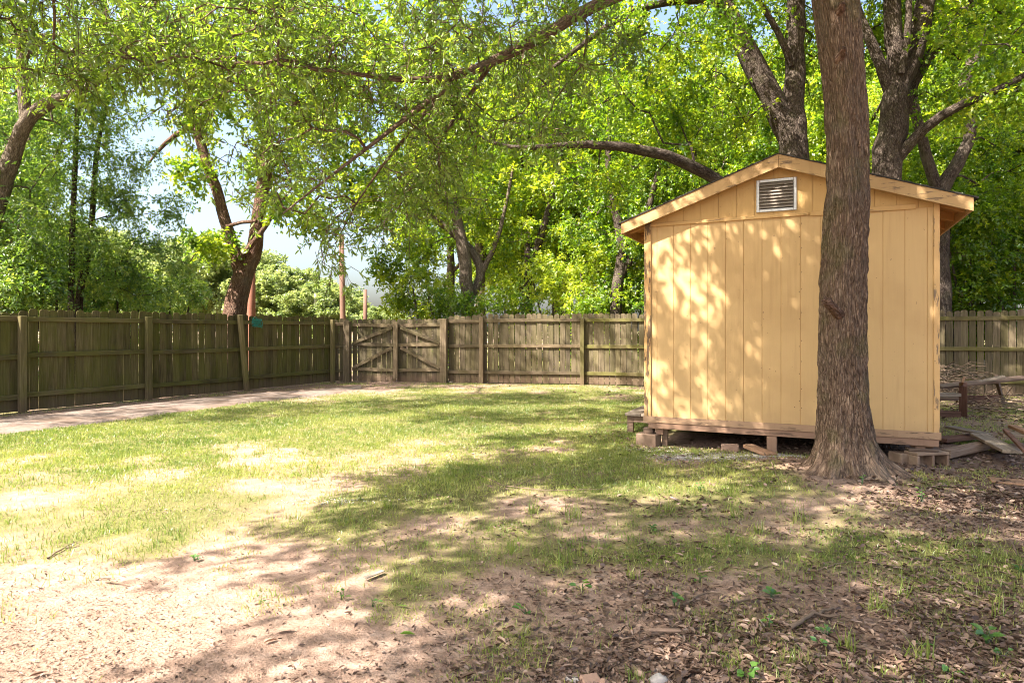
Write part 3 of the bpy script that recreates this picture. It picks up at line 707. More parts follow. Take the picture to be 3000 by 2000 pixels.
def grow(limbs, pts, rng, up=.25, wig=.12, r0=.007, step=.5, maxr=.09):
    """limbs: list of [(x,y,z,r)...]; every attraction point is tied to the nearest wood, giving a branching skeleton"""
    NP, NR, PAR, TUB = [], [], [], []
    for lb in limbs:
        lb = np.array(lb, float); seg = np.linalg.norm(np.diff(lb[:, :3], axis=0), axis=1); t = np.concatenate([[0], np.cumsum(seg)])
        m = max(3, int(t[-1] / .3)); tt = np.linspace(0, t[-1], m)
        # smooth the polyline a little
        C = np.stack([np.interp(tt, t, lb[:, k]) for k in range(4)], 1)
        for _ in range(2): C[1:-1] = (C[:-2] + 2 * C[1:-1] + C[2:]) / 4
        C[1:-1, :3] += (rng.random((m - 2, 3)) - .5) * np.minimum(C[1:-1, 3:4] * .25, .05)
        TUB.append(('limb', C)); s = len(NP)
        for k in range(m): NP.append(C[k, :3]); NR.append(C[k, 3]); PAR.append(-1)
    nl = len(NP); cap = len(NP) + len(pts) * 6
    A = np.zeros((cap, 3)); A[:nl] = np.array(NP); par = [-1] * nl; n = nl; chains = []
    lim = np.array(NP); lr = np.array(NR)
    ok0 = np.ones(cap, bool); ok0[:nl] = lim[:, 2] > max(1.2, lim[:, 2].max() * .22)
    d0 = np.array([np.min(np.linalg.norm(lim - p, axis=1)) for p in pts]); order = np.argsort(d0 + rng.uniform(0, .3, len(pts)))
    acc = np.zeros(cap)
    for q in order:
        p = pts[q]; v = A[:n] - p; d = np.sqrt((v * v).sum(1)) + np.maximum(v[:, 2], 0) * .35; d[~ok0[:n]] += 50
        k = int(np.argmin(d)); base = A[k]; ln = np.linalg.norm(p - base)
        if ln < .05: continue
        m = int(np.clip(ln / step, 1, 5)) + 1
        t = np.linspace(0, 1, m + 1)[1:]
        side = rng.normal(size=3) * wig * ln
        C = base + (p - base) * t[:, None] + side * (np.sin(t * np.pi) * .6)[:, None]; C[:, 2] += np.sin(t * np.pi) * up * ln * .35
        C[:-1] += rng.normal(size=(m - 1, 3)) * .025 * min(ln, 1.2)
        ids = [k]; pr = k
        for c in C: A[n] = c; par.append(pr); pr = n; ids.append(n); n += 1
        chains.append(ids)
    # pipe model
    ar = np.zeros(n); kids = np.zeros(n, int)
    for i in range(nl, n): 
        if par[i] >= 0: kids[par[i]] += 1
    for i in range(n - 1, nl - 1, -1):
        if kids[i] == 0: ar[i] = r0 ** 2.25
        if par[i] >= nl: ar[par[i]] += ar[i]
    R = np.minimum(np.maximum(ar, r0 ** 2.25) ** (1 / 2.25), maxr)
    for ids in chains:
        C = np.zeros((len(ids), 4)); C[:, :3] = A[ids]; C[1:, 3] = R[ids[1:]]; C[0, 3] = R[ids[1]] * 1.05; TUB.append(('branch', C))
    return TUB, A[nl:n], np.array([A[i] - A[par[i]] for i in range(nl, n)]), R[nl:n]
def foliage(anch, adir, rng, ntw, twl, nl, L, Wd, droop=.25, spread=.9, fine=False, flat=.6, whorl=0.0, tint=.5, tv=.22):
    """twiglets at every anchor, leaves along each twiglet"""
    n = len(anch); idx = np.repeat(np.arange(n), ntw); m = len(idx)
    ax = unit(unit(adir[idx]) * .6 + rng.normal(size=(m, 3)) * spread); ax[:, 2] -= droop; ax = unit(ax)
    tl = twl * rng.uniform(.5, 1.25, m)
    o = anch[idx] + rng.normal(size=(m, 3)) * .05
    li = np.repeat(np.arange(m), nl); k = len(li)
    t = rng.uniform(0, 1, k)
    if whorl: t = np.where(rng.random(k) < whorl, 1 - .12 * rng.random(k), t)
    t = .12 + .88 * t
    sag = -.18 * t * t * tl[li]
    P = o[li] + ax[li] * (t * tl[li])[:, None]; P[:, 2] += sag
    side = rng.normal(size=(k, 3)); side = side - ax[li] * (side * ax[li]).sum(1)[:, None]; side = unit(side)
    D = unit(ax[li] * rng.uniform(.35, .9, (k, 1)) + side * .9); D[:, 2] -= droop * rng.uniform(.2, 1.4, k)
    Nn = np.zeros((k, 3)); Nn[:, 2] = flat; Nn = Nn + rng.normal(size=(k, 3)) * (1 - flat) * .9
    Ls = L * rng.uniform(.6, 1.2, k); Ws = Wd * rng.uniform(.7, 1.2, k)
    V, F, q = leaf_geo(P, D, Nn, Ls, Ws, rng, fine)
    ct = rng.normal(size=n) * tv; tt = np.clip(tint + ct[idx][li] + rng.normal(size=k) * .12, 0, 1)
    return V, F, np.repeat(tt, q), (o, ax, tl)
def make_tree(name, label, limbs, blobs, leaf, bark, seed, ntw=5, twl=.35, nl=9, L=.09, Wd=.045, droop=.25, fine=False, flat=.55, tint=.5, tv=.28, cat='tree', group=None,
              base=None, r0=.007, up=.25, keep=None, whorl=0.0, branchsides=5, flare=True, crownname='crown', wig=.12, step=.5):
    rng = np.random.default_rng(seed); pts = blob_points(blobs, rng)
    if keep is not None: pts = pts[keep(pts)]
    tub, an, ad, rad = grow(limbs, pts, rng, up=up, r0=r0, wig=wig, step=step)
    if keep is not None: kk = keep(an); an2, ad2 = an[kk], ad[kk]
    else: an2, ad2 = an, ad
    V, F, T, _ = foliage(an2, ad2, rng, ntw, twl, nl, L, Wd, droop, .9, fine, flat, whorl, tint, tv)
    b = np.array(base if base is not None else limbs[0][0][:3], float); b = np.array((b[0], b[1], 0.0))
    e = empty(name, b); tag(e, label, cat, group)
    tb = []
    for k, C in tub:
        if k == 'limb':
            C = C.copy(); z = C[:, 2]
            if flare and C is tub[0][1]: C[:, 3] *= 1 + .55 * np.exp(-np.maximum(z, 0) / .35)
            v, f, bk, rg = tube(C[:, :3], C[:, 3], 14)
            # bark lumps
            h = fbm(bk[:, 0] * 9 + seed, bk[:, 1] * 9, bk[:, 2] * 2.2, 3, seed) - .5
            rep = np.repeat(C[:, 3], 14)
            v = v + rg * (h * rep * .35)[:, None]; tb.append((v, f, bk, rg))
        else: tb.append(tube(C[:, :3], C[:, 3], branchsides))
    tv_, tf, tk = join(tb)
    link('trunk', nmesh('trunk', tv_ - b, tf, True, {'bk': tk + seed * .37}), M[bark], e)
    link(crownname, nmesh(crownname, V - b, F, False, {'tint': T}), M[leaf], e)
    return e
def LB(Z, pts, dz=0.0):
    """limb from viewed pixels at distance Z: (px, py, r[, dZ])"""
    return [(*PX(p[0], p[1], Z + (p[3] if len(p) > 3 else 0)), p[2]) for p in pts]
def BL(px, py, Z, r, n): return (PX(px, py, Z), r, n)
STUDY = []

# ---- the big oak in front of the shed: trunk built separately, full resolution
def oak():
    rng = np.random.default_rng(5)
    b = np.array((TREE[0], TREE[1], 0.0)); Zt = TREE[1]
    prof = [(-.15, .46), (0, .385), (.08, .335), (.18, .295), (.35, .255), (.6, .228), (.9, .216), (1.3, .210), (1.6, .206), (1.9, .20), (2.4, .187), (2.9, .178), (3.4, .180), (4.0, .187), (4.6, .20), (5.2, .19), (6.0, .17), (7.0, .13), (8.2, .09), (9.5, .04)]
    cen = [(-.15, 1945), (0, 1944), (.4, 1938), (.9, 1935), (1.5, 1933), (2.2, 1940), (2.9, 1947), (3.6, 1942), (4.5, 1919), (5.5, 1895), (7, 1860), (9.5, 1800)]
    zz = np.concatenate([np.linspace(-.15, .6, 60), np.linspace(.61, 5.3, 250), np.linspace(5.32, 9.5, 60)]); sd = 128
    rad = np.interp(zz, *np.array(prof).T); cx = np.interp(zz, [c[0] for c in cen], [(c[1] * K - 1500) / FOC * Zt for c in cen])
    for _ in range(12): cx[1:-1] = (cx[:-2] + cx[1:-1] * 2 + cx[2:]) / 4; rad[1:-1] = (rad[:-2] + rad[1:-1] * 2 + rad[2:]) / 4
    th = np.linspace(0, 2 * np.pi, sd, endpoint=False); TH, ZZ = np.meshgrid(th, zz); R = np.repeat(rad[:, None], sd, 1)
    c, s = np.cos(TH), np.sin(TH)
    # buttress roots towards several headings
    fl = np.exp(-np.maximum(ZZ, -.05) / .15)
    for a0, am, wd in ((-.42, .60, .22), (-1.05, .28, .20), (-1.75, .16, .2), (-2.35, .26, .22), (3.45, .40, .22), (2.2, .3, .3), (.9, .3, .3)):
        dlt = np.angle(np.exp(1j * (TH - a0))); R = R + am * fl**1.25 * np.exp(-(dlt / wd)**2) * .75
    # slow flutes, then bark plates and furrows
    R = R * (1 + .055 * np.cos(3 * TH + .6 + ZZ * .25) * np.exp(-ZZ / 5) + .03 * np.cos(5 * TH - 1 - ZZ * .4))
    lump = fbm(c * 1.6 + 3, s * 1.6, ZZ * .9, 3, 31) - .5
    wob = (fbm(c * 2.2, s * 2.2 + 4, ZZ * 3.0, 2, 37) - .5) * .5
    n1 = fbm(np.cos(TH + wob) * 8 + 9, np.sin(TH + wob) * 8, ZZ * 3.4, 3, 33); n2 = fbm(c * 17, s * 17 + 5, ZZ * 8, 2, 35)
    fur = np.abs(n1 - .5) * 2
    low = np.clip(1.25 - ZZ / 6, .35, 1)
    R = R + lump * .04 + (np.clip(fur, 0, .42) - .2) * .050 * low + (n2 - .5) * .026 * low
    X = cx[:, None] + R * c; Y = Zt + R * s
    V = np.stack([X, Y, ZZ], -1).reshape(-1, 3); n = len(zz)
    i = np.arange(n - 1)[:, None] * sd; j = np.arange(sd)[None]; jn = (j + 1) % sd
    F = np.stack([i + j, i + jn, i + sd + jn, i + sd + j], -1).reshape(-1, 4)
    bk = np.stack([.26 * c, .26 * s, ZZ * .8], -1).reshape(-1, 3)
    e = empty('oak_tree', b); tag(e, 'large oak with a thick brown trunk standing before the shed, branches arching over the yard', 'tree')
    link('trunk', nmesh('trunk', V - b, F, True, {'bk': bk}), M['bark_oak'], e)
    # sawn branch stub
    sp0 = PX(1921, 716, Zt - .20); sp1 = PX(1897, 690, Zt - .36)
    C = np.array([sp0 + (sp0 - sp1) * .7, sp0, (sp0 + sp1) / 2, sp1, sp1 + (sp1 - sp0) * .02]); v, f, k, rg = tube(C, [.062, .048, .042, .040, .002], 16)
    v = v + rg * ((fbm(k[:, 0] * 60, k[:, 1] * 60, k[:, 2] * 30, 2, 8) - .5) * .012)[:, None]
    stub = link('branch_stub', nmesh('branch_stub', v - b, f, True, {'bk': k}), M['bark_red'], e); stub['label'] = 'short dark sawn-off branch stub'
    # knots
    for (kx, ky, kr) in ((1935, 122, .030), (1932, 20, .034)):
        q = PX(kx, ky, Zt - .195); C = np.array([q + (0, .08, -.05), q, q + (-.01, -.04, .03), q + (-.01, -.045, .034)]); v, f, k, rg = tube(C, [kr * 1.6, kr * 1.2, kr * .8, .004], 12)
        link('knot', nmesh('knot', v - b, f, True, {'bk': k}), M['bark_red'], e)
    top = lambda z: (float(np.interp(z, zz, cx)), Zt, z)
    q = lambda px, py, Z, r: (*PX(px, py, Z), r)
    limbs = [
        [(*top(4.7), .10), (2.2, 6.0, 4.95, .085), q(1500, -45, 5.7, .062), q(1380, 0, 5.55, .052), q(1240, 90, 5.35, .047), q(1100, 160, 5.2, .040), q(1020, 205, 5.15, .034), q(940, 190, 5.0, .022), q(850, 172, 4.8, .017), q(760, 160, 4.6, .012), q(640, 150, 4.4, .008)],
        [q(1020, 205, 5.15, .026), q(960, 255, 5.1, .020), q(880, 310, 5.0, .016), q(790, 380, 4.9, .012), q(700, 450, 4.8, .008), q(650, 490, 4.7, .005)],
        [q(1020, 205, 5.15, .02), q(950, 300, 5.3, .014), q(880, 370, 5.4, .010), q(800, 470, 5.5, .007), q(770, 560, 5.6, .004)],
        [q(1130, 145, 5.25, .022), q(1060, 235, 5.5, .016), q(1010, 320, 5.7, .012), q(960, 420, 5.9, .008), q(900, 500, 6.1, .005)],
        [(*top(5.6), .10), (1.6, 5.2, 5.9, .08), (-.2, 4.4, 5.6, .06), (-1.6, 3.9, 5.1, .045), (-2.8, 3.8, 4.6, .03), (-3.8, 4.0, 4.0, .015)],
        [(*top(6.4), .10), (1.6, 4.2, 7.4, .08), (0, 2.4, 8.0, .06), (-1.6, .8, 8.2, .04), (-2.6, -.8, 8.1, .02)],
        [(*top(6.8), .09), (3.6, 4.4, 8.0, .07), (4.2, 2.2, 8.6, .05), (4.4, .2, 8.4, .03)],
        [(*top(7.0), .09), (4.2, 7.4, 8.6, .06), (5.2, 8.6, 9.4, .04)],
        [(*top(7.4), .08), (1.4, 7.4, 9.2, .06), (-.4, 8.2, 10.0, .04)],
        [(*top(8.2), .07), (2.0, 5.2, 10.2, .05), (.8, 4.4, 11.2, .03)],
    ]
    def B(px, py, Z, r, n): return (PX(px, py, Z), r, n)
    near = [   # foliage that hangs into the picture
        B(60, 60, 4.6, (.55, .55, .35), 26), B(230, 70, 4.6, (.5, .6, .35), 26), B(330, 170, 4.8, (.45, .6, .3), 12), B(420, 90, 4.7, (.5, .7, .4), 26), B(120, 150, 4.7, (.4, .5, .2), 9),
        B(600, 90, 4.7, (.5, .7, .42), 26), B(560, 230, 5.2, (.5, .8, .38), 13), B(620, 330, 5.4, (.5, .8, .38), 12), B(780, 100, 4.9, (.5, .7, .42), 24), B(760, 260, 5.2, (.5, .8, .42), 18),
        B(720, 420, 5.4, (.5, .8, .34), 13), B(600, 430, 5.5, (.35, .6, .3), 4), B(880, 360, 5.5, (.5, .8, .42), 18), B(800, 520, 5.6, (.40, .6, .26), 8), B(930, 480, 5.9, (.42, .7, .3), 9), B(780, 600, 5.7, (.16, .3, .20), 4),
        B(1010, 300, 5.6, (.5, .8, .42), 24), B(960, 110, 5.0, (.5, .7, .42), 24), B(1140, 60, 5.2, (.5, .7, .38), 20), B(1120, 260, 5.6, (.5, .8, .36), 18), B(1060, 400, 5.9, (.4, .8, .3), 12),
        B(1260, 190, 5.7, (.5, .8, .34), 16), B(1300, 60, 5.5, (.45, .7, .32), 14), B(1400, 110, 5.9, (.45, .8, .3), 10), B(1260, 320, 6.2, (.4, .8, .26), 8), B(660, 20, 4.5, (.6, .7, .3), 16)]
    over = [((-.6, 2.2, 7.8), (2.8, 3.2, 1.4), 210), ((1.8, 4.4, 8.4), (3.4, 3.0, 1.6), 170), ((-1.0, 4.5, 7.2), (1.9, 1.5, .8), 64), ((.6, 3.2, 7.0), (1.6, 1.4, .7), 50), ((4.2, 1.4, 8.6), (2.6, 3.2, 1.6), 120), ((-2.2, -1.2, 8.0), (2.2, 2.4, 1.4), 120), ((1.4, -1.2, 8.6), (3.0, 2.6, 1.6), 120),  # unseen crown above the frame, clumps placed for the shade they cast
            ((4.6, 7.4, 9.6), (3.0, 2.8, 1.6), 90), ((.2, 7.6, 10.4), (3.0, 2.4, 1.6), 80), ((1.8, 4.6, 11.4), (3.0, 3.0, 1.2), 80),
            ((-3.0, 5.4, 5.9), (1.5, 1.3, .6), 30), ((-3.4, 7.3, 7.8), (1.5, 1.2, .7), 40), ((-5.6, 7.0, 8.0), (1.2, 1.0, .6), 24), ((-1.4, 6.8, 6.6), (1.5, 1.3, .7), 30), ((-4.2, 2.6, 5.4), (.9, 1.0, .5), 14), ((-4.4, -.3, 6.7), (1.4, 1.5, .7), 60), ((-5.2, 1.3, 6.1), (.9, 1.0, .4), 14), ((-3.4, .9, 6.8), (1.4, 1.4, .7), 50)]
    pn_, po_ = blob_points(near, rng), blob_points(over, rng)
    fr_ = lambda P: P[:, 2] > CH + .535 * np.maximum(P[:, 1], 0) + .15
    po_ = po_[fr_(po_)]
    tub, an, ad, rad_ = grow(limbs, np.concatenate([pn_, po_]), rng, up=.10, r0=.0035, wig=.14, step=.4, maxr=.04)
    vis = ~(an[:, 2] > CH + .535 * np.maximum(an[:, 1], 0) + .15)
    V1, F1, T1, tw = foliage(an[vis], ad[vis], rng, 4, .22, 9, .066, .0150, .30, .9, True, .35, .5, .55, .25)
    V2, F2, T2, _ = foliage(an[~vis], ad[~vis], rng, 5, .45, 8, .15, .055, .2, 1.0, False, .45, .3, .5, .15)
    link('crown', nmesh('crown', np.concatenate([V1 - b, V2 - b]), np.concatenate([F1, F2 + len(V1)]), False, {'tint': np.concatenate([T1, T2])}), M['leaf_oak'], e)
    tb = [tube(C[:, :3], C[:, 3], 12 if k == 'limb' else 5) for k, C in tub]
    o_, ax_, tl_ = tw
    for a, x, l in zip(o_, ax_, tl_):
        P = np.array([a, a + x * l * .5 - (0, 0, .045 * l), a + x * l - (0, 0, .18 * l)]); tb.append(tube(P, [.003, .0025, .0015], 3))
    v, f, k = join(tb); link('branch', nmesh('branch', v - b, f, True, {'bk': k}), M['bark_oak'], e)
    STUDY.append(('oak', len(F1) + len(F2)))
oak()

# ---- trees behind the shed
make_tree('maple_tree', 'twin-stemmed grey-brown maple rising behind the shed ridge', [
    LB(13, [(1838, 921, .36), (1834, 600, .31), (1830, 420, .30), (1820, 305, .28), (1824, 200, .19), (1825, 100, .185), (1828, 0, .18), (1840, -150, .14), (1850, -320, .08)]),
    LB(13, [(1828, 345, .24), (1795, 270, .235), (1745, 170, .22), (1700, 90, .2), (1660, 5, .185), (1615, -90, .15), (1560, -230, .08)]),
    LB(13, [(1818, 150, .07, -.15), (1800, 85, .065, -.3), (1765, 40, .06, -.4), (1735, -10, .05, -.5), (1690, -90, .03, -.7)]),
    LB(13, [(1650, 2, .085, -.1), (1590, 0, .075, -.5), (1500, 8, .065, -1), (1400, 55, .055, -1.5), (1340, 100, .045, -2), (1240, 180, .03, -2.2)]),
    LB(13, [(1835, 560, .12), (1740, 470, .115, -.6), (1640, 408, .11, -1.2), (1560, 365, .10, -1.6), (1480, 346, .09, -1.9), (1380, 330, .075, -2.1), (1280, 335, .05, -2.2), (1150, 345, .03, -2.3), (1060, 290, .015, -2.3)])],
    [BL(1560, 60, 12.0, (1.6, 1.4, 1.0), 60), BL(1750, 30, 14, (1.6, 1.6, 1.2), 60), BL(1660, 240, 13.2, (1.0, 1.2, .8), 32), BL(1480, 200, 12, (1.2, 1.2, .9), 36), BL(1380, 400, 11.6, (1.1, .9, .45), 24), BL(1560, 330, 12.4, (.9, .9, .6), 20),
     BL(1900, 120, 14.5, (1.2, 1.2, 1.2), 34), BL(1600, -160, 13, (2.4, 2.2, 1.3), 60), BL(1900, -200, 13, (2.4, 2.2, 1.3), 60), BL(1250, 260, 11.5, (.9, .9, .5), 20), BL(1100, 330, 11.2, (.5, .6, .3), 8), ((-2.0, 13.4, 8.5), (1.7, 1.2, .8), 40), ((1.2, 12.8, 8.6), (1.7, 1.2, .9), 46), ((3.6, 11.0, 9.0), (1.6, 1.4, .9), 36)],  # clumps given in metres: added at the frame top to shade the rear fence
    'leaf_maple', 'bark_maple', 21, 6, .40, 9, .085, .05, flat=.6, tint=.5)
make_tree('maple_tree', 'many-forked grey maple behind the shed with one long bare side branch', [
    LB(12.5, [(2022, 930, .34), (2030, 600, .29), (2035, 400, .26), (2055, 250, .25), (2066, 180, .22), (2052, 60, .155), (2045, 0, .15), (2040, -170, .08)]),
    LB(12.5, [(2060, 215, .19), (2088, 140, .19), (2110, 80, .185), (2132, 0, .175), (2155, -150, .1)]),
    LB(12.5, [(2070, 170, .07, -.2), (2085, 90, .065, -.25), (2092, 0, .06, -.3), (2080, -90, .04, -.3)]),
    LB(12.5, [(2052, 225, .12), (2020, 140, .1), (1985, 70, .09, .1), (1955, -30, .06, .3)]),
    LB(12.5, [(2072, 270, .12, .2), (2091, 195, .11, .2), (2120, 147, .10, .2), (2168, 81, .09, .2), (2219, 22, .08, .2), (2260, -50, .05, .2)]),
    LB(12.5, [(2058, 370, .11, -.1), (2106, 301, .095, -.3), (2157, 260, .085, -.6), (2223, 235, .075, -.9), (2296, 209, .065, -1.2), (2360, 178, .055, -1.5), (2430, 120, .04, -1.8)])],
    [BL(2260, 120, 12, (1.2, 1.3, .9), 44), BL(2010, 40, 13.5, (1.2, 1.3, 1.2), 40), BL(2180, 30, 13, (1.2, 1.3, .9), 36), BL(2330, 240, 11.3, (.9, 1, .4), 18), BL(2200, 260, 12.6, (.7, .9, .4), 12), BL(2100, -200, 12.5, (2.6, 2.2, 1.3), 70), BL(2400, -60, 12, (2, 2, 1.4), 50), ((5.4, 11.0, 8.6), (1.8, 1.5, .9), 80), ((8.0, 10.6, 8.6), (1.6, 1.5, .9), 50)],  # last two clumps lie above the frame, added to shade the far fence
    'leaf_maple', 'bark_maple', 22, 6, .40, 9, .085, .05, flat=.6, tint=.5)
make_tree('maple_tree', 'slender crooked maple at the far end of the rear fence', [
    LB(15, [(2165, 890, .24), (2158, 600, .21), (2152, 440, .19), (2180, 405, .15), (2212, 360, .14), (2238, 300, .125), (2205, 200, .12), (2227, 150, .115), (2264, 92, .10), (2315, 37, .09), (2350, -60, .06)]),
    LB(15, [(2154, 450, .13), (2132, 380, .12), (2112, 293, .115), (2091, 205, .10), (2070, 100, .06)]),
    LB(15, [(2240, 130, .07), (2190, 60, .06), (2140, 10, .04)]),
    LB(15, [(2352, 110, .05, -.4), (2280, 85, .06, -.2), (2240, 70, .06), (2200, 0, .05)])],
    [BL(2280, 300, 15.5, (1.2, 1.3, .9), 40), BL(2330, 80, 15, (1.4, 1.3, 1.1), 44), BL(2120, 280, 16, (1.0, 1.2, 1.0), 30), BL(2200, 130, 16, (1.2, 1.3, 1.1), 40), BL(2330, 430, 15, (.9, 1.1, .7), 30), BL(2220, 470, 15.6, (.7, .8, .4), 16)],
    'leaf_maple', 'bark_maple', 23, 6, .42, 9, .085, .05, flat=.6, tint=.42)

# ---- trees beyond the left fence
make_tree('ash_tree', 'leaning pale-barked tree behind the near end of the mossy fence', [
    LB(12.6, [(-75, 950, .21), (-45, 640, .175), (-10, 470, .16), (20, 380, .15), (45, 300, .145), (72, 256, .135), (110, 232, .11), (200, 208, .08), (300, 122, .065), (390, 98, .045)]),
    LB(12.6, [(60, 280, .11), (50, 180, .10), (51, 120, .095), (46, 50, .08), (60, -60, .05)]),
    LB(12.6, [(52, 140, .06, .1), (75, 110, .055, .2), (110, 80, .05, .4)]), LB(12.6, [(50, 110, .05, -.2), (10, 85, .045, -.3), (-60, 60, .03, -.4)])],
    [BL(60, 330, 13.2, (1.0, 1.3, 1.0), 32), BL(180, 280, 13.5, (.8, 1.2, .8), 26), BL(40, 520, 12.8, (.9, 1.0, .8), 28), BL(240, 160, 13.4, (1.1, 1.3, .8), 34), BL(20, 100, 13.6, (1.2, 1.3, 1.0), 34), BL(330, 60, 13.5, (1.0, 1.2, .8), 26), BL(30, 650, 12.6, (.7, .8, .35), 20), BL(-120, 200, 12.6, (1.6, 1.6, 2.0), 60), BL(60, -160, 12.6, (2.2, 2, 1.4), 50), BL(350, -120, 13, (1.6, 1.6, 1.2), 30), ((-8.2, 8.6, 8.4), (1.8, 1.6, .8), 70), ((-6.2, 9.6, 8.6), (1.6, 1.5, .8), 66), ((-4.4, 9.8, 8.4), (1.6, 1.4, .7), 56), ((-9.8, 7.6, 7.6), (1.2, 1.2, .8), 36), ((-12.2, 7.2, 7.4), (1.4, 1.4, .8), 44), ((-11.4, 9.6, 8.2), (1.4, 1.3, .8), 40), ((-8.2, 14.2, 8.4), (1.6, 1.3, .9), 50), ((-5.6, 14.0, 8.4), (1.5, 1.2, .8), 40)],  # clumps given in metres: added overhead to shade lawn, path and rear fence
    'leaf_ash', 'bark_pale', 31, 6, .42, 8, .09, .038, tint=.5)
make_tree('sapling', 'straight dark slim sapling just behind the mossy fence', [LB(14.2, [(159, 920, .075), (163, 690, .066), (168, 480, .058), (174, 330, .05), (182, 200, .035), (190, 80, .02)])],
    [BL(130, 500, 14.2, (.8, .9, .5), 24), BL(190, 420, 14.2, (.8, .9, .4), 20), BL(100, 600, 14, (.9, .8, .4), 26), BL(200, 300, 14.3, (.7, .9, .6), 18), BL(230, 560, 14.2, (.8, .8, .3), 16), BL(190, 130, 14.3, (.9, 1, .8), 20)], 'leaf_ash', 'bark_maple', 32, 6, .42, 10, .085, .034, r0=.005, tint=.5)
make_tree('sapling', 'bent dark slim sapling beside the straight one behind the mossy fence', [LB(14.6, [(176, 920, .09), (180, 700, .08), (186, 650, .076), (204, 590, .068), (214, 480, .06), (220, 360, .052), (236, 270, .04), (270, 160, .02)])],
    [BL(290, 480, 14.6, (.7, .8, .45), 16), BL(310, 380, 14.8, (.7, .8, .4), 14), BL(260, 620, 14.6, (.8, .8, .4), 22), BL(340, 560, 14.8, (.6, .7, .3), 12), BL(330, 660, 14.8, (.8, .8, .3), 20), BL(270, 230, 14.8, (.7, .8, .5), 14), BL(400, 480, 15, (.35, .5, .35), 8), BL(420, 610, 15, (.35, .5, .2), 6)], 'leaf_ash', 'bark_maple', 33, 6, .42, 10, .085, .034, r0=.005, tint=.5)
make_tree('mulberry_tree', 'stout leaning reddish forked tree with crooked limbs behind the mossy fence', [
    LB(17.6, [(525, 900, .36), (535, 740, .31), (546, 680, .28), (562, 620, .27), (590, 560, .18), (596, 500, .19), (602, 440, .175), (612, 370, .165), (616, 310, .155), (622, 240, .11), (645, 140, .07), (660, 60, .04)]),
    LB(17.6, [(558, 635, .20), (540, 580, .17), (520, 520, .15), (502, 450, .145), (482, 400, .13), (464, 340, .12), (446, 285, .11), (432, 230, .09), (445, 140, .06)]),
    LB(17.6, [(448, 290, .075), (425, 282, .07), (408, 305, .065), (390, 328, .06), (366, 333, .055), (346, 365, .045), (338, 380, .02)]),
    LB(17.6, [(614, 306, .06, -.2), (680, 290, .052, -.5), (760, 250, .04, -.9), (840, 205, .025, -1.3)]),
    LB(17.6, [(545, 600, .08, -.2), (575, 565, .075, -.4), (605, 530, .065, -.5), (640, 470, .04, -.6), (680, 420, .02, -.6)]),
    LB(17.6, [(520, 520, .05, -.3), (545, 500, .05, -.4), (590, 508, .05, -.4)]),
    LB(17.6, [(512, 540, .03, -.3), (470, 545, .025, -.5), (445, 580, .02, -.6), (430, 610, .01, -.6)])],
    [BL(470, 250, 18, (1.0, 1.4, .9), 26), BL(560, 150, 18, (1.5, 1.6, 1.1), 46), BL(440, 130, 18, (1.2, 1.4, .9), 30), BL(680, 230, 17.5, (1.4, 1.6, 1.2), 44), BL(620, 380, 18.2, (.9, 1.2, .9), 22), BL(760, 340, 17, (1.1, 1.3, .9), 28), BL(700, 480, 17.4, (.9, 1.1, .5), 18),
     BL(440, 420, 17.2, (.45, .6, .7), 9), BL(480, 560, 17, (.9, .7, .22), 12), BL(850, 180, 17, (1.4, 1.4, 1.0), 34), BL(850, 430, 17.2, (.9, 1.0, .5), 18), BL(560, 10, 18, (2.2, 2, 1), 36), BL(780, 60, 17.5, (1.6, 1.6, .9), 30)],
    'leaf_shrub', 'bark_red', 34, 6, .45, 8, .13, .085, tint=.55, flat=.5)

# ---- wood behind the rear fence
make_tree('box_elder', 'straight pale trunk with a leaning fork behind the rear fence', [
    LB(20, [(1082, 900, .26), (1076, 720, .22), (1070, 640, .2), (1064, 570, .19), (1052, 510, .17), (1038, 465, .14), (1005, 380, .1), (985, 250, .07), (990, 120, .04)]),
    LB(20, [(1076, 690, .15, .2), (1112, 640, .14, .4), (1098, 590, .14, .5), (1055, 545, .12, .6), (985, 492, .1, .7), (935, 440, .07, .8), (900, 370, .05, .8)]),
    LB(20, [(1108, 625, .09, .4), (1140, 560, .08, .5), (1160, 480, .06, .6), (1180, 380, .04, .6)])],
    [BL(960, 420, 20.5, (1.6, 1.6, 1.1), 44), BL(1080, 440, 21, (1.5, 1.6, 1.3), 44), BL(940, 580, 20.3, (.9, 1.0, .8), 24), BL(1020, 300, 21, (1.9, 1.8, 1.3), 50), BL(1000, 120, 21, (2.2, 2, 1.6), 56), BL(870, 480, 20.6, (.8, .9, .6), 16), BL(900, 620, 20.2, (.5, .6, .6), 12), BL(1170, 520, 21, (1, 1, .9), 22), BL(1000, -80, 21, (2.6, 2.2, 1.4), 40), BL(920, 690, 20, (.5, .6, .4), 12)],
    'leaf_maple', 'bark_pale', 41, 6, .5, 9, .115, .065, tint=.6)
make_tree('box_elder', 'curving dark trunk leaning right among bright leaves behind the rear fence', [LB(21.5, [(1203, 880, .18), (1207, 700, .15), (1214, 615, .14), (1236, 560, .13), (1262, 480, .11), (1290, 350, .08), (1300, 200, .05)])],
    [BL(1200, 430, 22, (1.5, 1.5, 1.2), 40), BL(1320, 420, 22, (1.5, 1.5, 1.2), 40), BL(1260, 260, 22, (2, 1.8, 1.4), 50), BL(1230, 120, 22, (2, 1.8, 1.4), 40), BL(1320, 580, 21.8, (1, 1, .8), 22), BL(1180, 620, 21.6, (.8, .9, .6), 16)],
    'leaf_maple', 'bark_maple', 42, 6, .5, 9, .115, .065, tint=.62)
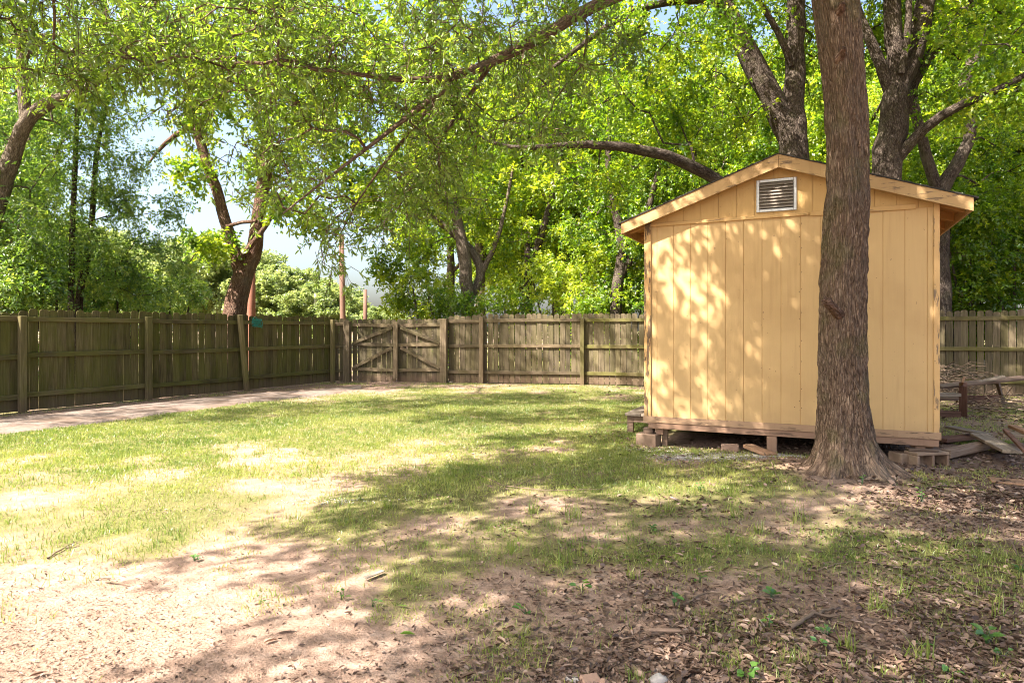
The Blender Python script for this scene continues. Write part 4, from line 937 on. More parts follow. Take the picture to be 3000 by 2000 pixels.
make_tree('box_elder', 'pale peeling trunk among the leaves behind the rear fence', [LB(23, [(1302, 880, .18), (1302, 690, .16), (1296, 640, .15), (1306, 570, .14), (1330, 480, .12), (1350, 300, .07)])],
    [BL(1380, 300, 23, (2, 1.8, 1.5), 50), BL(1400, 470, 23, (1.6, 1.5, 1.2), 40), BL(1340, 140, 23, (2, 1.8, 1.4), 40)], 'leaf_maple', 'bark_pale', 43, 6, .5, 9, .115, .065, tint=.55)
make_tree('box_elder', 'dark forked trunk in the shade close to the shed behind the rear fence', [LB(18.5, [(1412, 880, .19), (1418, 650, .165), (1432, 560, .15), (1408, 470, .12), (1395, 380, .09), (1400, 250, .05)]), LB(18.5, [(1420, 640, .12), (1462, 570, .11), (1490, 480, .09), (1520, 360, .06)])],
    [BL(1420, 420, 19, (1.4, 1.4, 1.0), 44), BL(1500, 520, 18.6, (1.0, 1.2, .8), 30), BL(1440, 560, 18.3, (.8, .9, .5), 18), BL(1540, 400, 19, (1.3, 1.4, 1.0), 38), BL(1440, 250, 19, (1.6, 1.5, 1.2), 44), BL(1350, 520, 19, (.9, 1, .6), 20)], 'leaf_maple', 'bark_maple', 44, 6, .46, 9, .105, .06, tint=.42)

# ---- shrubs and understory behind the fences
def shrub(px, py, Z, r, n, label, seed, leaf='leaf_shrub', L=.10, Wd=.055, tint=.55, group=None, ntw=6, name='shrub', droop=.2):
    c = PX(px, py, Z); c2 = c.copy()
    limbs = [[(c[0] + .05 * k, Z, -.05, .05), (c[0] + (k - 1) * r[0] * .25, Z + (k - 1) * .1, c[2] * .5, .035), (c[0] + (k - 1) * r[0] * .55, Z, c[2], .02)] for k in range(3)]
    lowz = max(.5, c[2] - r[2])
    blobs = [(c, r, n)]
    if c[2] - r[2] > .9: blobs.append(((c[0], Z, (c[2]) * .5), (r[0] * .8, r[1] * .8, c[2] * .45), n // 2))
    return make_tree(name, label, limbs, blobs, leaf, 'bark_maple', seed, ntw, .4, 9, L, Wd, droop=droop, tint=tint, cat='shrub', group=group, r0=.005, flare=False, crownname='foliage')
g = 'bright shrubs behind the rear fence'
for i, (px, py, Z, r, n, t, lab) in enumerate([
    (985, 660, 19.6, (.9, .8, .9), 34, .75, 'yellow-green bush between the straight pale trunk and the open sky'),
    (1030, 700, 19.0, (1.0, .7, .6), 26, .35, 'dark green shrub at the foot of the straight pale trunk'),
    (1160, 690, 19.4, (.9, .7, .6), 26, .6, 'mid green shrub between the straight pale trunk and the curving dark one'),
    (1270, 650, 20.0, (1.1, .8, .9), 36, .8, 'sunlit yellow-green bush behind the rear fence gate bays'),
    (1375, 625, 19.2, (1.0, .8, .95), 36, .8, 'tall sunlit bush beside the pale peeling trunk'),
    (1440, 680, 18.6, (.9, .8, .7), 34, .45, 'blue-green shrub above the rear fence next to the shed'),
    (1330, 705, 18.8, (.8, .6, .4), 20, .65, 'low light green shrub peeking over the rear fence'),
    (1530, 600, 18.8, (1.2, 1.0, 1.3), 44, .45, 'leafy shrub half hidden by the shed wall')]):
    shrub(px, py, Z, r, n, lab, 60 + i, tint=t, group=g)
g2 = 'dark understory behind the far fence end'
for i, (px, py, Z, r, n, t, lab) in enumerate([
    (2230, 560, 15.4, (1.0, .9, 1.3), 56, .3, 'dark green understory bush just below the shed eave'),
    (2330, 600, 15.0, (1.0, .9, 1.2), 50, .35, 'glossy green bush at the far end of the rear fence'),
    (2200, 660, 15.6, (.9, .8, .7), 34, .5, 'low bush just above the fence beside the shed corner'),
    (2300, 480, 17.0, (1.4, 1.0, 1.2), 50, .3, 'shaded bush deep behind the far fence end'),
    (2410, 520, 15.5, (1.2, 1.0, 1.6), 44, .4, 'tall bush beyond the last fence post')]):
    shrub(px, py, Z, r, n, lab, 80 + i, tint=t, group=g2, leaf='leaf_maple')
g3 = 'bushes behind the mossy fence'
for i, (px, py, Z, r, n, t, lab) in enumerate([
    (40, 640, 13.2, (1.1, .8, .75), 44, .5, 'leafy bush spilling over the near end of the mossy fence'),
    (130, 620, 16.5, (1.4, 1.0, 1.1), 46, .55, 'green bush behind the two slim saplings'),
    (270, 640, 18.0, (1.5, 1.0, 1.0), 44, .6, 'light green bush between the slim saplings and the stout leaning tree'),
    (390, 670, 20.0, (1.3, 1.0, .7), 30, .55, 'low green bush at the foot of the stout leaning tree')]):
    shrub(px, py, Z, r, n, lab, 90 + i, tint=t, group=g3, leaf='leaf_ash')

# ---- wood that closes the view: a few trees grown once, then copied one by one
def copy_thing(src, name, loc, rz, sc, label, group=None):
    o = src.copy(); o.name = name; COL.objects.link(o); o.location = loc; o.rotation_euler = (0, 0, rz); o.scale = sc; o['label'] = label
    if group: o['group'] = group
    for ch in src.children:
        c = ch.copy(); COL.objects.link(c); c.parent = o
    return o
def proto(name, label, seed, h, rc, leaf, bark, tint, n=190, L=.13, Wd=.08, base=(0, 0, 0), group=None):
    bx, by, _ = base; rg = random.Random(seed)
    limbs = [[(bx, by, -.1, .24), (bx + .1, by, h * .25, .19), (bx - .1, by + .1, h * .5, .14), (bx + .1, by, h * .75, .08), (bx, by, h * .93, .03)]]
    for k in range(5):
        a = k * 2.4 + rg.random(); z = h * (.28 + .1 * k)
        limbs.append([(bx, by, z, .09), (bx + math.cos(a) * rc * .45, by + math.sin(a) * rc * .45, z + h * .10, .06), (bx + math.cos(a) * rc * .8, by + math.sin(a) * rc * .8, z + h * .16, .03)])
    blobs = [((bx, by, h * .62), (rc * .8, rc * .8, h * .34), n)]
    for k in range(7):
        a = k * 2.4 + 1; blobs.append(((bx + math.cos(a) * rc * .6, by + math.sin(a) * rc * .6, h * (.34 + .085 * k)), (rc * .5, rc * .5, h * .11), n // 7))
    return make_tree(name, label, limbs, blobs, leaf, bark, seed, 8, .5, 9, L, Wd, tint=tint, group=group, tv=.3, step=.75)
gw = 'woodland trees filling the view behind the rear fence'
lw = 'leafy woodland tree in the thick green wood behind the rear fence'
pa = proto('woodland_tree', lw, 101, 13.5, 3.3, 'leaf_maple', 'bark_maple', .55, base=(4.2, 24.5, 0), group=gw)
pb = proto('woodland_tree', lw, 102, 12.0, 3.0, 'leaf_shrub', 'bark_maple', .62, base=(11.5, 21.5, 0), group=gw)
pc = proto('woodland_tree', lw, 103, 15.0, 3.6, 'leaf_maple', 'bark_pale', .48, base=(9.2, 29.0, 0), group=gw)
rg = random.Random(77)
for i, (x, y, s) in enumerate([(.6, 25.8, 1.0), (7.8, 22.6, .95), (15.2, 22, 1), (16.8, 18.2, .95), (13.5, 27, 1.05), (18.5, 26, 1.1), (2.2, 31, 1.1), (5.8, 33, 1.15), (-1.5, 29, 1.0), (22, 22, 1.1), (13.4, 17.6, .8), (20, 32, 1.2), (-3.2, 33, 1.05), (10, 36, 1.2), (2.6, 22.8, .62), (6.2, 19.6, .7), (9.6, 18.2, .72), (26, 28, 1.2), (15, 36, 1.25), (0, 38, 1.1)]):
    src = (pa, pb, pc)[i % 3]; copy_thing(src, 'woodland_tree', (x, y, 0), rg.uniform(0, 6.28), (s * rg.uniform(.9, 1.1), s * rg.uniform(.9, 1.1), s * rg.uniform(.92, 1.08)), lw, gw)
gl_ = 'trees crowding the outside of the mossy fence'; ll = 'leafy tree in the green mass beyond the mossy fence'
pd = proto('roadside_tree', ll, 104, 10.5, 2.8, 'leaf_ash', 'bark_maple', .5, base=(-14.5, 17, 0), group=gl_, L=.11, Wd=.05)
for x, y, s in [(-18.0, 22, .95), (-19.5, 19, 1.0), (-22.5, 27.5, .9), (-23, 24, 1.1), (-14.5, 13, .9), (-26, 31, 1.1), (-20, 14, 1.05)]:
    copy_thing(pd, 'roadside_tree', (x, y, 0), rg.uniform(0, 6.28), (s, s * rg.uniform(.9, 1.1), s * rg.uniform(.9, 1.1)), ll, gl_)
gd = 'pale distant trees seen past the fence corner'; ld = 'pale distant rounded tree under the open sky past the mossy fence'
pe = proto('distant_tree', ld, 105, 8.6, 4.2, 'leaf_far', 'bark_pale', .6, n=170, base=(-20.5, 45, 0), group=gd, L=.23, Wd=.14)
for x, y, s, sz in [(-25.5, 47, 1.0, .92), (-15.8, 43, .8, .70), (-12.6, 41, .62, .52), (-31, 48, 1.1, 1.0), (-17.5, 58, 1.1, .75), (-9.6, 46, .5, .38), (-25, 62, 1.2, 1.0), (-36, 52, 1.2, 1.2), (-15.5, 66, .8, .5), (-11.6, 66, .7, .36), (-13.9, 52, .7, .5), (-31, 58, 1.2, 1.1)]:
    copy_thing(pe, 'distant_tree', (x, y, 0), rg.uniform(0, 6.28), (s, s, sz), ld, gd)
# ------------------------------------------------------------------ lawn, litter and small things on the ground
def scatter(n, x0, x1, y0, y1, rng):
    """ground points, denser towards the near end"""
    y = y0 * (y1 / y0) ** rng.random(n); x = x0 + (x1 - x0) * rng.random(n)
    return x, y
def blades(x, y, h, w, rng, lean=.6, three=False):
    n = len(x); z = relief(x, y) - .004; a = rng.uniform(0, 2 * np.pi, n); b = rng.uniform(0, 2 * np.pi, n); l = np.abs(rng.normal(size=n)) * lean
    base = np.stack([x, y, z], 1); s = np.stack([np.cos(a), np.sin(a), np.zeros(n)], 1) * (w / 2)[:, None]
    d = np.stack([np.cos(b) * np.sin(l), np.sin(b) * np.sin(l), np.cos(l)], 1); d2 = np.stack([np.cos(b) * np.sin(l * 1.9), np.sin(b) * np.sin(l * 1.9), np.cos(np.minimum(l * 1.9, 1.5))], 1)
    k = np.arange(n)[:, None]
    if not three:
        V = np.stack([base - s, base + s, base + d * h[:, None]], 1).reshape(-1, 3); return V, (k * 3 + [0, 1, 2]), 3
    m = base + d * (h * .55)[:, None]
    V = np.stack([base - s, base + s, m + s * .8, m - s * .8, m + d2 * (h * .5)[:, None]], 1).reshape(-1, 3); o = k * 5
    return V, np.concatenate([o + [0, 1, 2], o + [0, 2, 3], o + [3, 2, 4]], 0), 5
gr = np.random.default_rng(88)
def lawn():
    VV, FF, TT, off = [], [], [], 0
    for (N, y0, y1, hh, ww, three, pw) in ((230000, 2.4, 7.5, .036, .0042, True, 1.15), (1250000, 5.5, 17.6, .036, .0072, False, 1.0)):
        x, y = scatter(N, -1, 1, y0, y1, gr); x = x * np.maximum(y * .86 + .6, 2.6)
        g, l = field(x, y); pn = fbm(x * 1.7, y * 1.7, o=4, s=21); fn = fbm(x * 6.5, y * 6.5, o=2, s=24)
        p = np.clip(g + (pn - .5) * 1.45 + (fn - .5) * .7, 0, 1) ** pw
        tuft = vnoise(x * 26, y * 26, s=29)
        if y0 < 3: p *= np.clip((7.2 - y) / 1.6, 0, 1)
        else: p *= np.clip((y - 5.5) / 1.6, 0, 1)
        p = p * (.22 + .95 * (tuft > .42))
        # left fence and rear fence limits, shed, path, trunk
        inside = np.ones(N, bool)
        for A, B in [(LF[i], LF[i + 1]) for i in range(4)] + [(BF[0], BF[3]), (BF[3], BF[4])]:
            inside &= ((B[0] - A[0]) * (y - A[1]) - (B[1] - A[1]) * (x - A[0])) < -.02 * np.linalg.norm(B - A) if True else inside
        k = (gr.random(N) < p) & inside & ~path_mask(x, y) & ~in_shed(x, y, .0) & (np.hypot(x - TREE[0], y - TREE[1]) > .55)
        x, y = x[k], y[k]; n = len(x); hn = .55 + .9 * fbm(x * 2.3, y * 2.3, o=2, s=41)
        V, F, q = blades(x, y, hh * hn * gr.uniform(.5, 1.5, n), ww * gr.uniform(.7, 1.4, n), gr, .95, three)
        t = np.clip(.46 + .3 * (1 - p[k]) + (fbm(x * 1.1, y * 1.1, o=2, s=51) - .5) * .8 + gr.normal(size=n) * .2 + .12 * (1 - p[k]), 0, 1)
        VV.append(V); FF.append(F + off); TT.append(np.repeat(t, q)); off += len(V)
    o = link('lawn_grass', nmesh('lawn_grass', np.concatenate(VV), np.concatenate(FF), False, {'tint': np.concatenate(TT)}), M['grass'])
    o['kind'] = 'stuff'; tag(o, 'patchy short green grass growing over the yard', 'grass')
lawn()
def leaf_flakes(x, y, L, Wd, rng, z0=.004, tilt=.5, tint=.5, tv=.25):
    n = len(x); P = np.stack([x, y, relief(x, y) + z0 + rng.random(n) * .012], 1)
    a = rng.uniform(0, 2 * np.pi, n); D = np.stack([np.cos(a), np.sin(a), rng.normal(size=n) * tilt * .5], 1)
    Nn = np.stack([rng.normal(size=n) * tilt, rng.normal(size=n) * tilt, np.ones(n)], 1)
    V, F, q = leaf_geo(P, D, Nn, L * rng.uniform(.4, 1.55, n) ** 1.0, Wd * rng.uniform(.5, 1.7, n), rng, True)
    t = np.clip(tint + rng.normal(size=n) * tv, 0, 1); return V, F, np.repeat(t, q)
def litter():
    VV, FF, TT, off = [], [], [], 0
    for (N, y0, y1, L, Wd, sc_) in ((64000, 2.3, 5.5, .046, .0175, 1.0), (46000, 5.0, 12.5, .062, .025, .9), (14000, 10, 17.8, .10, .04, .9)):
        x, y = scatter(N, -1, 1, y0, y1, gr); x = x * np.maximum(y * .86 + .5, 2.5)
        g, l = field(x, y); pn = fbm(x * 1.3 + 7, y * 1.3, o=4, s=61)
        p = np.clip(l * 1.05 + (pn - .5) * .9 - .08, 0, 1) ** 1.25 * sc_
        on = path_mask(x, y); p = np.where(on, .10 + .5 * (pn > .6), p)
        # drift of leaves along the fences and under the shed
        for A, B in [(LF[i], LF[i + 1]) for i in range(4)] + [(BF[0], BF[3])]:
            dd_ = B - A; ln = np.linalg.norm(dd_); d = ((dd_[0]) * (y - A[1]) - (dd_[1]) * (x - A[0])) / ln; tt = ((x - A[0]) * dd_[0] + (y - A[1]) * dd_[1]) / ln**2
            p = np.where((tt > -.02) & (tt < 1.02) & (d < 0) & (d > -.55), np.maximum(p, .55 * np.exp(d / .25)), p)
        k = gr.random(N) < p; x, y = x[k], y[k]
        szf = np.clip(.55 + .2 * (x + .6), .34, .86)
        V, F, T = leaf_flakes(x, y, L * szf, Wd * szf, gr, tint=.42)
        VV.append(V); FF.append(F + off); TT.append(T); off += len(V)
    o = link('leaf_litter', nmesh('leaf_litter', np.concatenate(VV), np.concatenate(FF), False, {'tint': np.concatenate(TT)}), M['litter'])
    o['kind'] = 'stuff'; tag(o, 'dry brown fallen leaves covering the ground', 'leaf litter')
litter()
# pale gravel spill in front of the shed and grit over the bare soil
def pebbles(name, pts, r, mat, label, cat, rng):
    n = len(pts); O = np.array([(1, 0, 0), (-1, 0, 0), (0, 1, 0), (0, -1, 0), (0, 0, 1), (0, 0, -1)], float)
    T = np.array([(0, 2, 4), (2, 1, 4), (1, 3, 4), (3, 0, 4), (2, 0, 5), (1, 2, 5), (3, 1, 5), (0, 3, 5)])
    V = O[None] * (r * rng.uniform(.4, 1.3, (n, 1, 1)) * rng.uniform(.6, 1.2, (n, 6, 1))); V[:, :, 2] *= .7
    V = (V + pts[:, None]).reshape(-1, 3); F = (T[None] + np.arange(n)[:, None, None] * 6).reshape(-1, 3)
    o = link(name, nmesh(name, V, F), M[mat]); o['kind'] = 'stuff'; tag(o, label, cat)
def gpts(n, cen, sx, sy, rng):
    c = GP(*cen); x = c[0] + rng.normal(size=n) * sx; y = c[1] + rng.normal(size=n) * sy; k = ~in_shed(x, y, .02); x, y = x[k], y[k]
    return np.stack([x, y, relief(x, y) + .004], 1)
pg = np.concatenate([gpts(2600, (1620, 1050), .32, .14, gr), gpts(2400, (1730, 1047), .25, .12, gr), gpts(260, (1520, 1030), .25, .1, gr), gpts(120, (760, 1148), .22, .05, gr)])
pebbles('gravel', pg, .0085, 'pebble', 'spill of pale gravel on the bare soil before the shed', 'gravel', gr)
x, y = scatter(9000, -1, 1, 2.4, 6.5, gr); x = x * (y * .85); g_, l_ = field(x, y); k = (gr.random(9000) < np.clip(.7 - g_ * 2, 0, 1)) & (np.hypot(x - TREE[0], y - TREE[1]) > .7)
pebbles('soil_grit', np.stack([x[k], y[k], relief(x[k], y[k])], 1), .006, 'brick', 'small crumbs of soil and bark on the bare ground', 'soil', gr)

# ------------------------------------------------------------------ timber, blocks and odd things lying about
def plank(name, p0, p1, w_, t_, mat, label, cat='plank', group=None, roll=0.0):
    p0, p1 = np.array(p0, float), np.array(p1, float); L_ = float(np.linalg.norm(p1 - p0))
    o = box(name, (0, L_, -w_ / 2, w_ / 2, -t_ / 2, t_ / 2), M[mat], None, .005); orient(o, p0, p1, roll); return tag(o, label, cat, group)
def Q(zx, zy, h=0.0): return G3(2650 + zx / 2.851, 850 + zy / 2.851, h)          # pixel in the enlarged right-hand strip
gp_ = 'old timber dumped beside the shed'
plank('timber_post', Q(489, 1085, -.05), Q(489, 1085) + np.array((0, 0, .57)), .11, .11, 'plank_red', 'upright red-brown stub post standing in the timber heap by the fence', 'timber', gp_)
plank('plank', Q(285, 805, .50), Q(1010, 728, .62), .14, .04, 'plank', 'long raised plank running across the top of the timber heap', group=gp_, roll=.25)
plank('plank', Q(600, 770, .55), Q(835, 720, .66), .10, .04, 'plank_grey', 'short grey plank lying on the long raised plank', group=gp_, roll=.1)
plank('plank', Q(512, 915, .14), Q(785, 905, .14), .04, .15, 'plank_red', 'board on edge low down behind the stub post', group=gp_)
plank('plank', Q(820, 925, -.02), Q(765, 730, .62), .11, .05, 'plank', 'leaning board propping the long raised plank', group=gp_, roll=1.57)
plank('plank', Q(440, 915, .20), Q(492, 745, .66), .10, .035, 'plank_orange', 'pinkish board leaning behind the stub post', group=gp_, roll=1.3)
for k, (za, zb, h, m, lab) in enumerate(((868, 872, .40, 'plank_grey', 'top board of the stacked timber between shed and stub post'), (905, 905, .30, 'plank', 'second board of the stacked timber beside the stub post'), (1030, 1035, .06, 'plank_red', 'bottom beam of the stacked timber beside the stub post'))):
    plank('plank', Q(120, za, h), Q(455, zb, h), .14, .05 if k < 2 else .10, m, lab, group=gp_)
plank('plank', Q(375, 1140, .13), Q(690, 1205, .13), .15, .03, 'plank_grey', 'grey board lying flat at the back of the loose planks', group=gp_)
plank('plank', Q(620, 1205, .16), Q(905, 1350, .13), .19, .035, 'plank_grey', 'wide weathered board slanting down over the loose planks', group=gp_)
plank('plank', Q(345, 1365, .055), Q(700, 1285, .075), .10, .09, 'plank', 'thick brown timber lying next to the hollow block', 'timber', gp_)
plank('plank', Q(800, 1200, .20), Q(1080, 1215, .20), .22, .035, 'plank_grey', 'broad pale board at the yard edge of the loose planks', group=gp_)
plank('plank', Q(760, 1320, .05), Q(1080, 1300, .05), .26, .04, 'plank', 'dark board underneath the broad pale board', group=gp_)
plank('plank', Q(900, 1135, .24), Q(1080, 1210, .24), .09, .04, 'plank_orange', 'orange fresh-cut stick of timber on the broad pale board', 'timber', gp_)
plank('plank', Q(840, 1165, .245), Q(1015, 1350, .20), .05, .03, 'plank_red', 'thin dark batten lying across the broad pale board', 'batten', gp_)
plank('plank', Q(300, 1250, .05), Q(620, 1215, .05), .16, .05, 'plank_red', 'dark board on the soil between the shed and the loose planks', group=gp_)
plank('plank', G3(2900, 1405, .012), G3(3120, 1425, .012), .22, .02, 'plank_orange', 'pale flat board half sunk in leaves between oak and loose planks', group=gp_)
plank('plank', G3(2838, 1493, .012), G3(2874, 1500, .012), .09, .02, 'plank_grey', 'small grey wood offcut alone on the dappled ground past the oak', 'wood offcut', gp_)
plank('plank', G3(1068, 1692, .012), G3(1122, 1670, .016), .035, .006, 'plank_grey', 'thin grey splinter of board on bare soil', 'wood offcut')
plank('plank', G3(1900, 1844, .012), G3(1995, 1846, .012), .020, .014, 'plank', 'short flat lath lying on the leaf litter', 'batten')
# sticks on the ground
def stick(pts, r, label, group=None, mat='twig', h=.0, side=()):
    P = np.array([G3(x, y) for x, y in pts]); P[:, 2] = relief(P[:, 0], P[:, 1]) + r * .8 + h
    t0 = np.linspace(0, 1, len(P)); t = np.linspace(0, 1, max(7, len(P) * 4)); C = np.stack([np.interp(t, t0, P[:, k]) for k in range(3)], 1)
    r = r * .62; C[1:-1] += gr.normal(size=(len(t) - 2, 3)) * r * .35; C[:, 2] += np.abs(np.sin(t * 3.1)) * r
    tb = [tube(C, np.interp(t, [0, 1], [r, r * .45]), 6)]
    for k in side:
        i = int(k * (len(t) - 1)); d = C[min(i + 1, len(C) - 1)] - C[i]; d /= np.linalg.norm(d); sd_ = np.array((-d[1], d[0], .25)) * gr.choice((-1, 1)); l = np.linalg.norm(C[-1] - C[0]) * gr.uniform(.2, .35)
        tb.append(tube(np.array([C[i], C[i] + (d * .6 + sd_) * l * .5, C[i] + (d + sd_) * l * .8]), [r * .6, r * .5, r * .25], 5))
    v, f, b = join(tb); o = link('stick', nmesh('stick', v, f, True, {'bk': b}), M[mat]); return tag(o, label, 'stick', group)
gs = 'sticks lying about the yard'
stick([(1400, 1390), (1480, 1425), (1590, 1440), (1770, 1435)], .010, 'long bent twig lying across the middle of the patchy grass', gs, side=(.4,))
stick([(1615, 1432), (1640, 1420), (1700, 1414)], .007, 'short twig lying beside the long bent twig in the grass', gs)
stick([(2240, 1345), (2262, 1385), (2282, 1432)], .012, 'dark forked twig standing out from the soil between gravel and oak roots', gs, side=(.35,), h=.03)
stick([(2320, 1392), (2410, 1385), (2490, 1378)], .008, 'thin stick lying against the foot of the oak trunk', gs)
stick([(2360, 1682), (2440, 1662), (2490, 1650), (2560, 1655)], .009, 'curved bare stick on thin grass before the oak', gs)
stick([(2000, 1775), (2065, 1735), (2140, 1747)], .012, 'dark bent stick with an elbow on the leaf litter edge', gs)
stick([(2150, 1766), (2240, 1747), (2350, 1745)], .010, 'dark straight stick just beyond the bent elbow stick', gs)
stick([(2315, 1842), (2390, 1808), (2445, 1788)], .020, 'thick broken branch piece lying on the brown leaves', gs, side=(.6,))
stick([(2490, 1890), (2560, 1905), (2650, 1912)], .013, 'long rotten stick with loose bark among the brown leaves', gs)
stick([(2690, 1735), (2770, 1748)], .010, 'short straight stick in the shade away from the litter', gs)
stick([(1520, 1728), (1590, 1748), (1700, 1780)], .008, 'thin wavy twig where bare soil meets the litter', gs, side=(.3,))
stick([(1560, 1740), (1580, 1765), (1570, 1790)], .007, 'small hooked twig beside the thin wavy twig', gs)
stick([(1855, 1946), (1900, 1990)], .014, 'stub of wood poking out near the white rock', gs)
stick([(140, 1632), (225, 1585)], .010, 'bare stick alone on the sunny pale soil at the lawn edge', gs, side=(.7,))
stick([(310, 1700), (380, 1708)], .008, 'short dark twig on pale soil beside mulch', gs); stick([(280, 1695), (325, 1690)], .008, 'dark chip of bark on the pale mulch', gs)
stick([(2130, 1550), (2200, 1562)], .007, 'pale thin twig on bare soil below the oak roots', gs); stick([(2115, 1540), (2190, 1572)], .006, 'pale thin twig crossing another on bare soil', gs)
stick([(1980, 1345), (2030, 1372), (2080, 1378)], .008, 'pale curved root lying on soil before the shed', gs, mat='plank')
stick([(2140, 1660), (2260, 1690)], .007, 'long pale twig beside a grass tuft on the litter edge', gs); stick([(2215, 1672), (2330, 1640)], .007, 'thin twig slanting across the long pale twig', gs)
stick([(730, 1145), (765, 1125), (778, 1123)], .014, 'broken branch end lying at the foot of the leaning fence post', gs, side=(.5,))
stick([(2960, 1600), (2980, 1640)], .010, 'bent twig beside a broad-leaved weed at the shaded yard edge', gs, h=.02)
stick([(2380, 1445), (2430, 1485)], .006, 'fine twig on the dappled soil under the oak', gs); stick([(2860, 1520), (2960, 1524)], .007, 'fine straight twig next to the small grey offcut', gs)
# brush heap over the timber
def brush():
    tb = []; rb = np.random.default_rng(12)
    for k in range(150):
        c = Q(rb.uniform(280, 620), 985) if k < 80 else Q(rb.uniform(560, 1000), rb.uniform(930, 1060))
        c = np.array((c[0] + rb.normal() * .2, c[1] + rb.normal() * .25, (rb.uniform(.3, .75) if k < 80 else rb.uniform(.02, .22)))); a = rb.uniform(0, 6.28); l = rb.uniform(.25, .9); e = rb.normal() * .22
        d = np.array((math.cos(a) * math.cos(e), math.sin(a) * math.cos(e), math.sin(e))) * l; m = c + rb.normal(size=3) * .05
        P = np.array([c - d * .5, m, c + d * .5]); P[:, 2] = np.maximum(P[:, 2], .012)
        tb.append(tube(P, [.009, .007, .003], 4))
    v, f, b = join(tb); o = link('brush_pile', nmesh('brush_pile', v, f, True, {'bk': b}), M['twig']); o['kind'] = 'stuff'; tag(o, 'tangle of dry twigs heaped over the old timber', 'brush')
brush()
# rocks, brick bits
def rock(name, p, r, mat, label, sq=(1, .8, .7), seed=1, cat='rock'):
    rb = np.random.default_rng(seed); n, m = 9, 14
    th = np.linspace(0, np.pi, n); ph = np.linspace(0, 2 * np.pi, m, endpoint=False); TH, PH = np.meshgrid(th, ph, indexing='ij')
    d = np.stack([np.sin(TH) * np.cos(PH), np.sin(TH) * np.sin(PH), np.cos(TH)], -1); q = 1 + (fbm(d[..., 0] * 1.6 + seed * 7, d[..., 1] * 1.6, d[..., 2] * 1.6, 3, seed) - .5) * .9
    V = (d * q[..., None] * r * np.array(sq)).reshape(-1, 3); i = np.arange(n - 1)[:, None] * m; j = np.arange(m)[None]; jn = (j + 1) % m
    F = np.stack([i + j, i + m + j, i + m + jn, i + jn], -1).reshape(-1, 4)
    o = link(name, nmesh(name, V, F), M[mat]); o.location = (p[0], p[1], gz(p) + r * sq[2] * .55); return tag(o, label, cat)
rock('rock', G3(516, 1160), .14, 'rock', 'rounded tan rock at the foot of the mossy fence', (1.1, .7, .75), 3)
rock('rock', G3(1932, 1993), .034, 'white_rock', 'knobbly white rock on the brown leaves', (1.2, .8, .7), 5)
p = G3(1730, 1985); solid('brick', (-.04, .04, -.03, .03, -.01, .03), M['brick'], (p[0], p[1], gz(p)), .3, 'broken brown brick piece half buried in brown leaves', 'brick', rx=.12)
p = G3(1678, 1975); solid('stone_chip', (-.02, .02, -.03, .03, -.005, .015), M['pebble'], (p[0], p[1], gz(p)), 1.2, 'small flat grey stone beside the broken brick piece', 'stone', ry=.2)
rock('rock', G3(1770, 1992), .025, 'brick', 'little brown stone between brick piece and white rock', (1, .8, .8), 8, 'stone')
rock('rock', G3(1320, 1122), .05, 'rock', 'small tan stone at the foot of the gate post', (1.2, .8, .5), 9, 'stone')
# teal cord wound up and hung on the fence rail
def cord():
    c = PX(580, 747, 15.35); dd_ = (LF[3] - LF[2]); an_ = math.atan2(dd_[1], dd_[0]); tb = []; rb = np.random.default_rng(4)
    for k in range(13):
        th = np.linspace(0, 2 * np.pi, 15); w_, h_ = .13 + rb.normal() * .012, .010 + .003 * rb.random(); zc = (k / 12 - .5) * .17
        P = np.stack([np.cos(th) * w_ + rb.normal() * .008, np.sin(th) * .035, zc + np.sin(th * 1) * .012 + rb.normal() * .004 + np.cos(th) * rb.normal() * .01], 1); tb.append(tube(P, np.full(15, .0042), 5))
    P = np.array([(.13, 0, .08), (.15, -.02, 0), (.135, -.02, -.09), (.14, -.01, -.13)]); tb.append(tube(P, [.006] * 4, 5))
    P = np.array([(-.08, .02, .09), (-.06, .05, .13), (0, .05, .14), (.05, .03, .09)]); tb.append(tube(P, [.006] * 4, 5))
    v, f, b = join(tb); o = link('cord_bundle', nmesh('cord_bundle', v, f, True, {'bk': b}), M['teal']); nn_ = np.array((math.sin(an_), -math.cos(an_)))
    # sits on the yard side of the top rail just past the leaning post
    base = LF[3] + dd_ / np.linalg.norm(dd_) * .30 + nn_ * .09
    o.location = (base[0], base[1], 1.60); o.rotation_euler = (0, 0, an_); tag(o, 'wound bundle of teal cord hung on the fence rail beside the leaning post', 'cord')
cord()
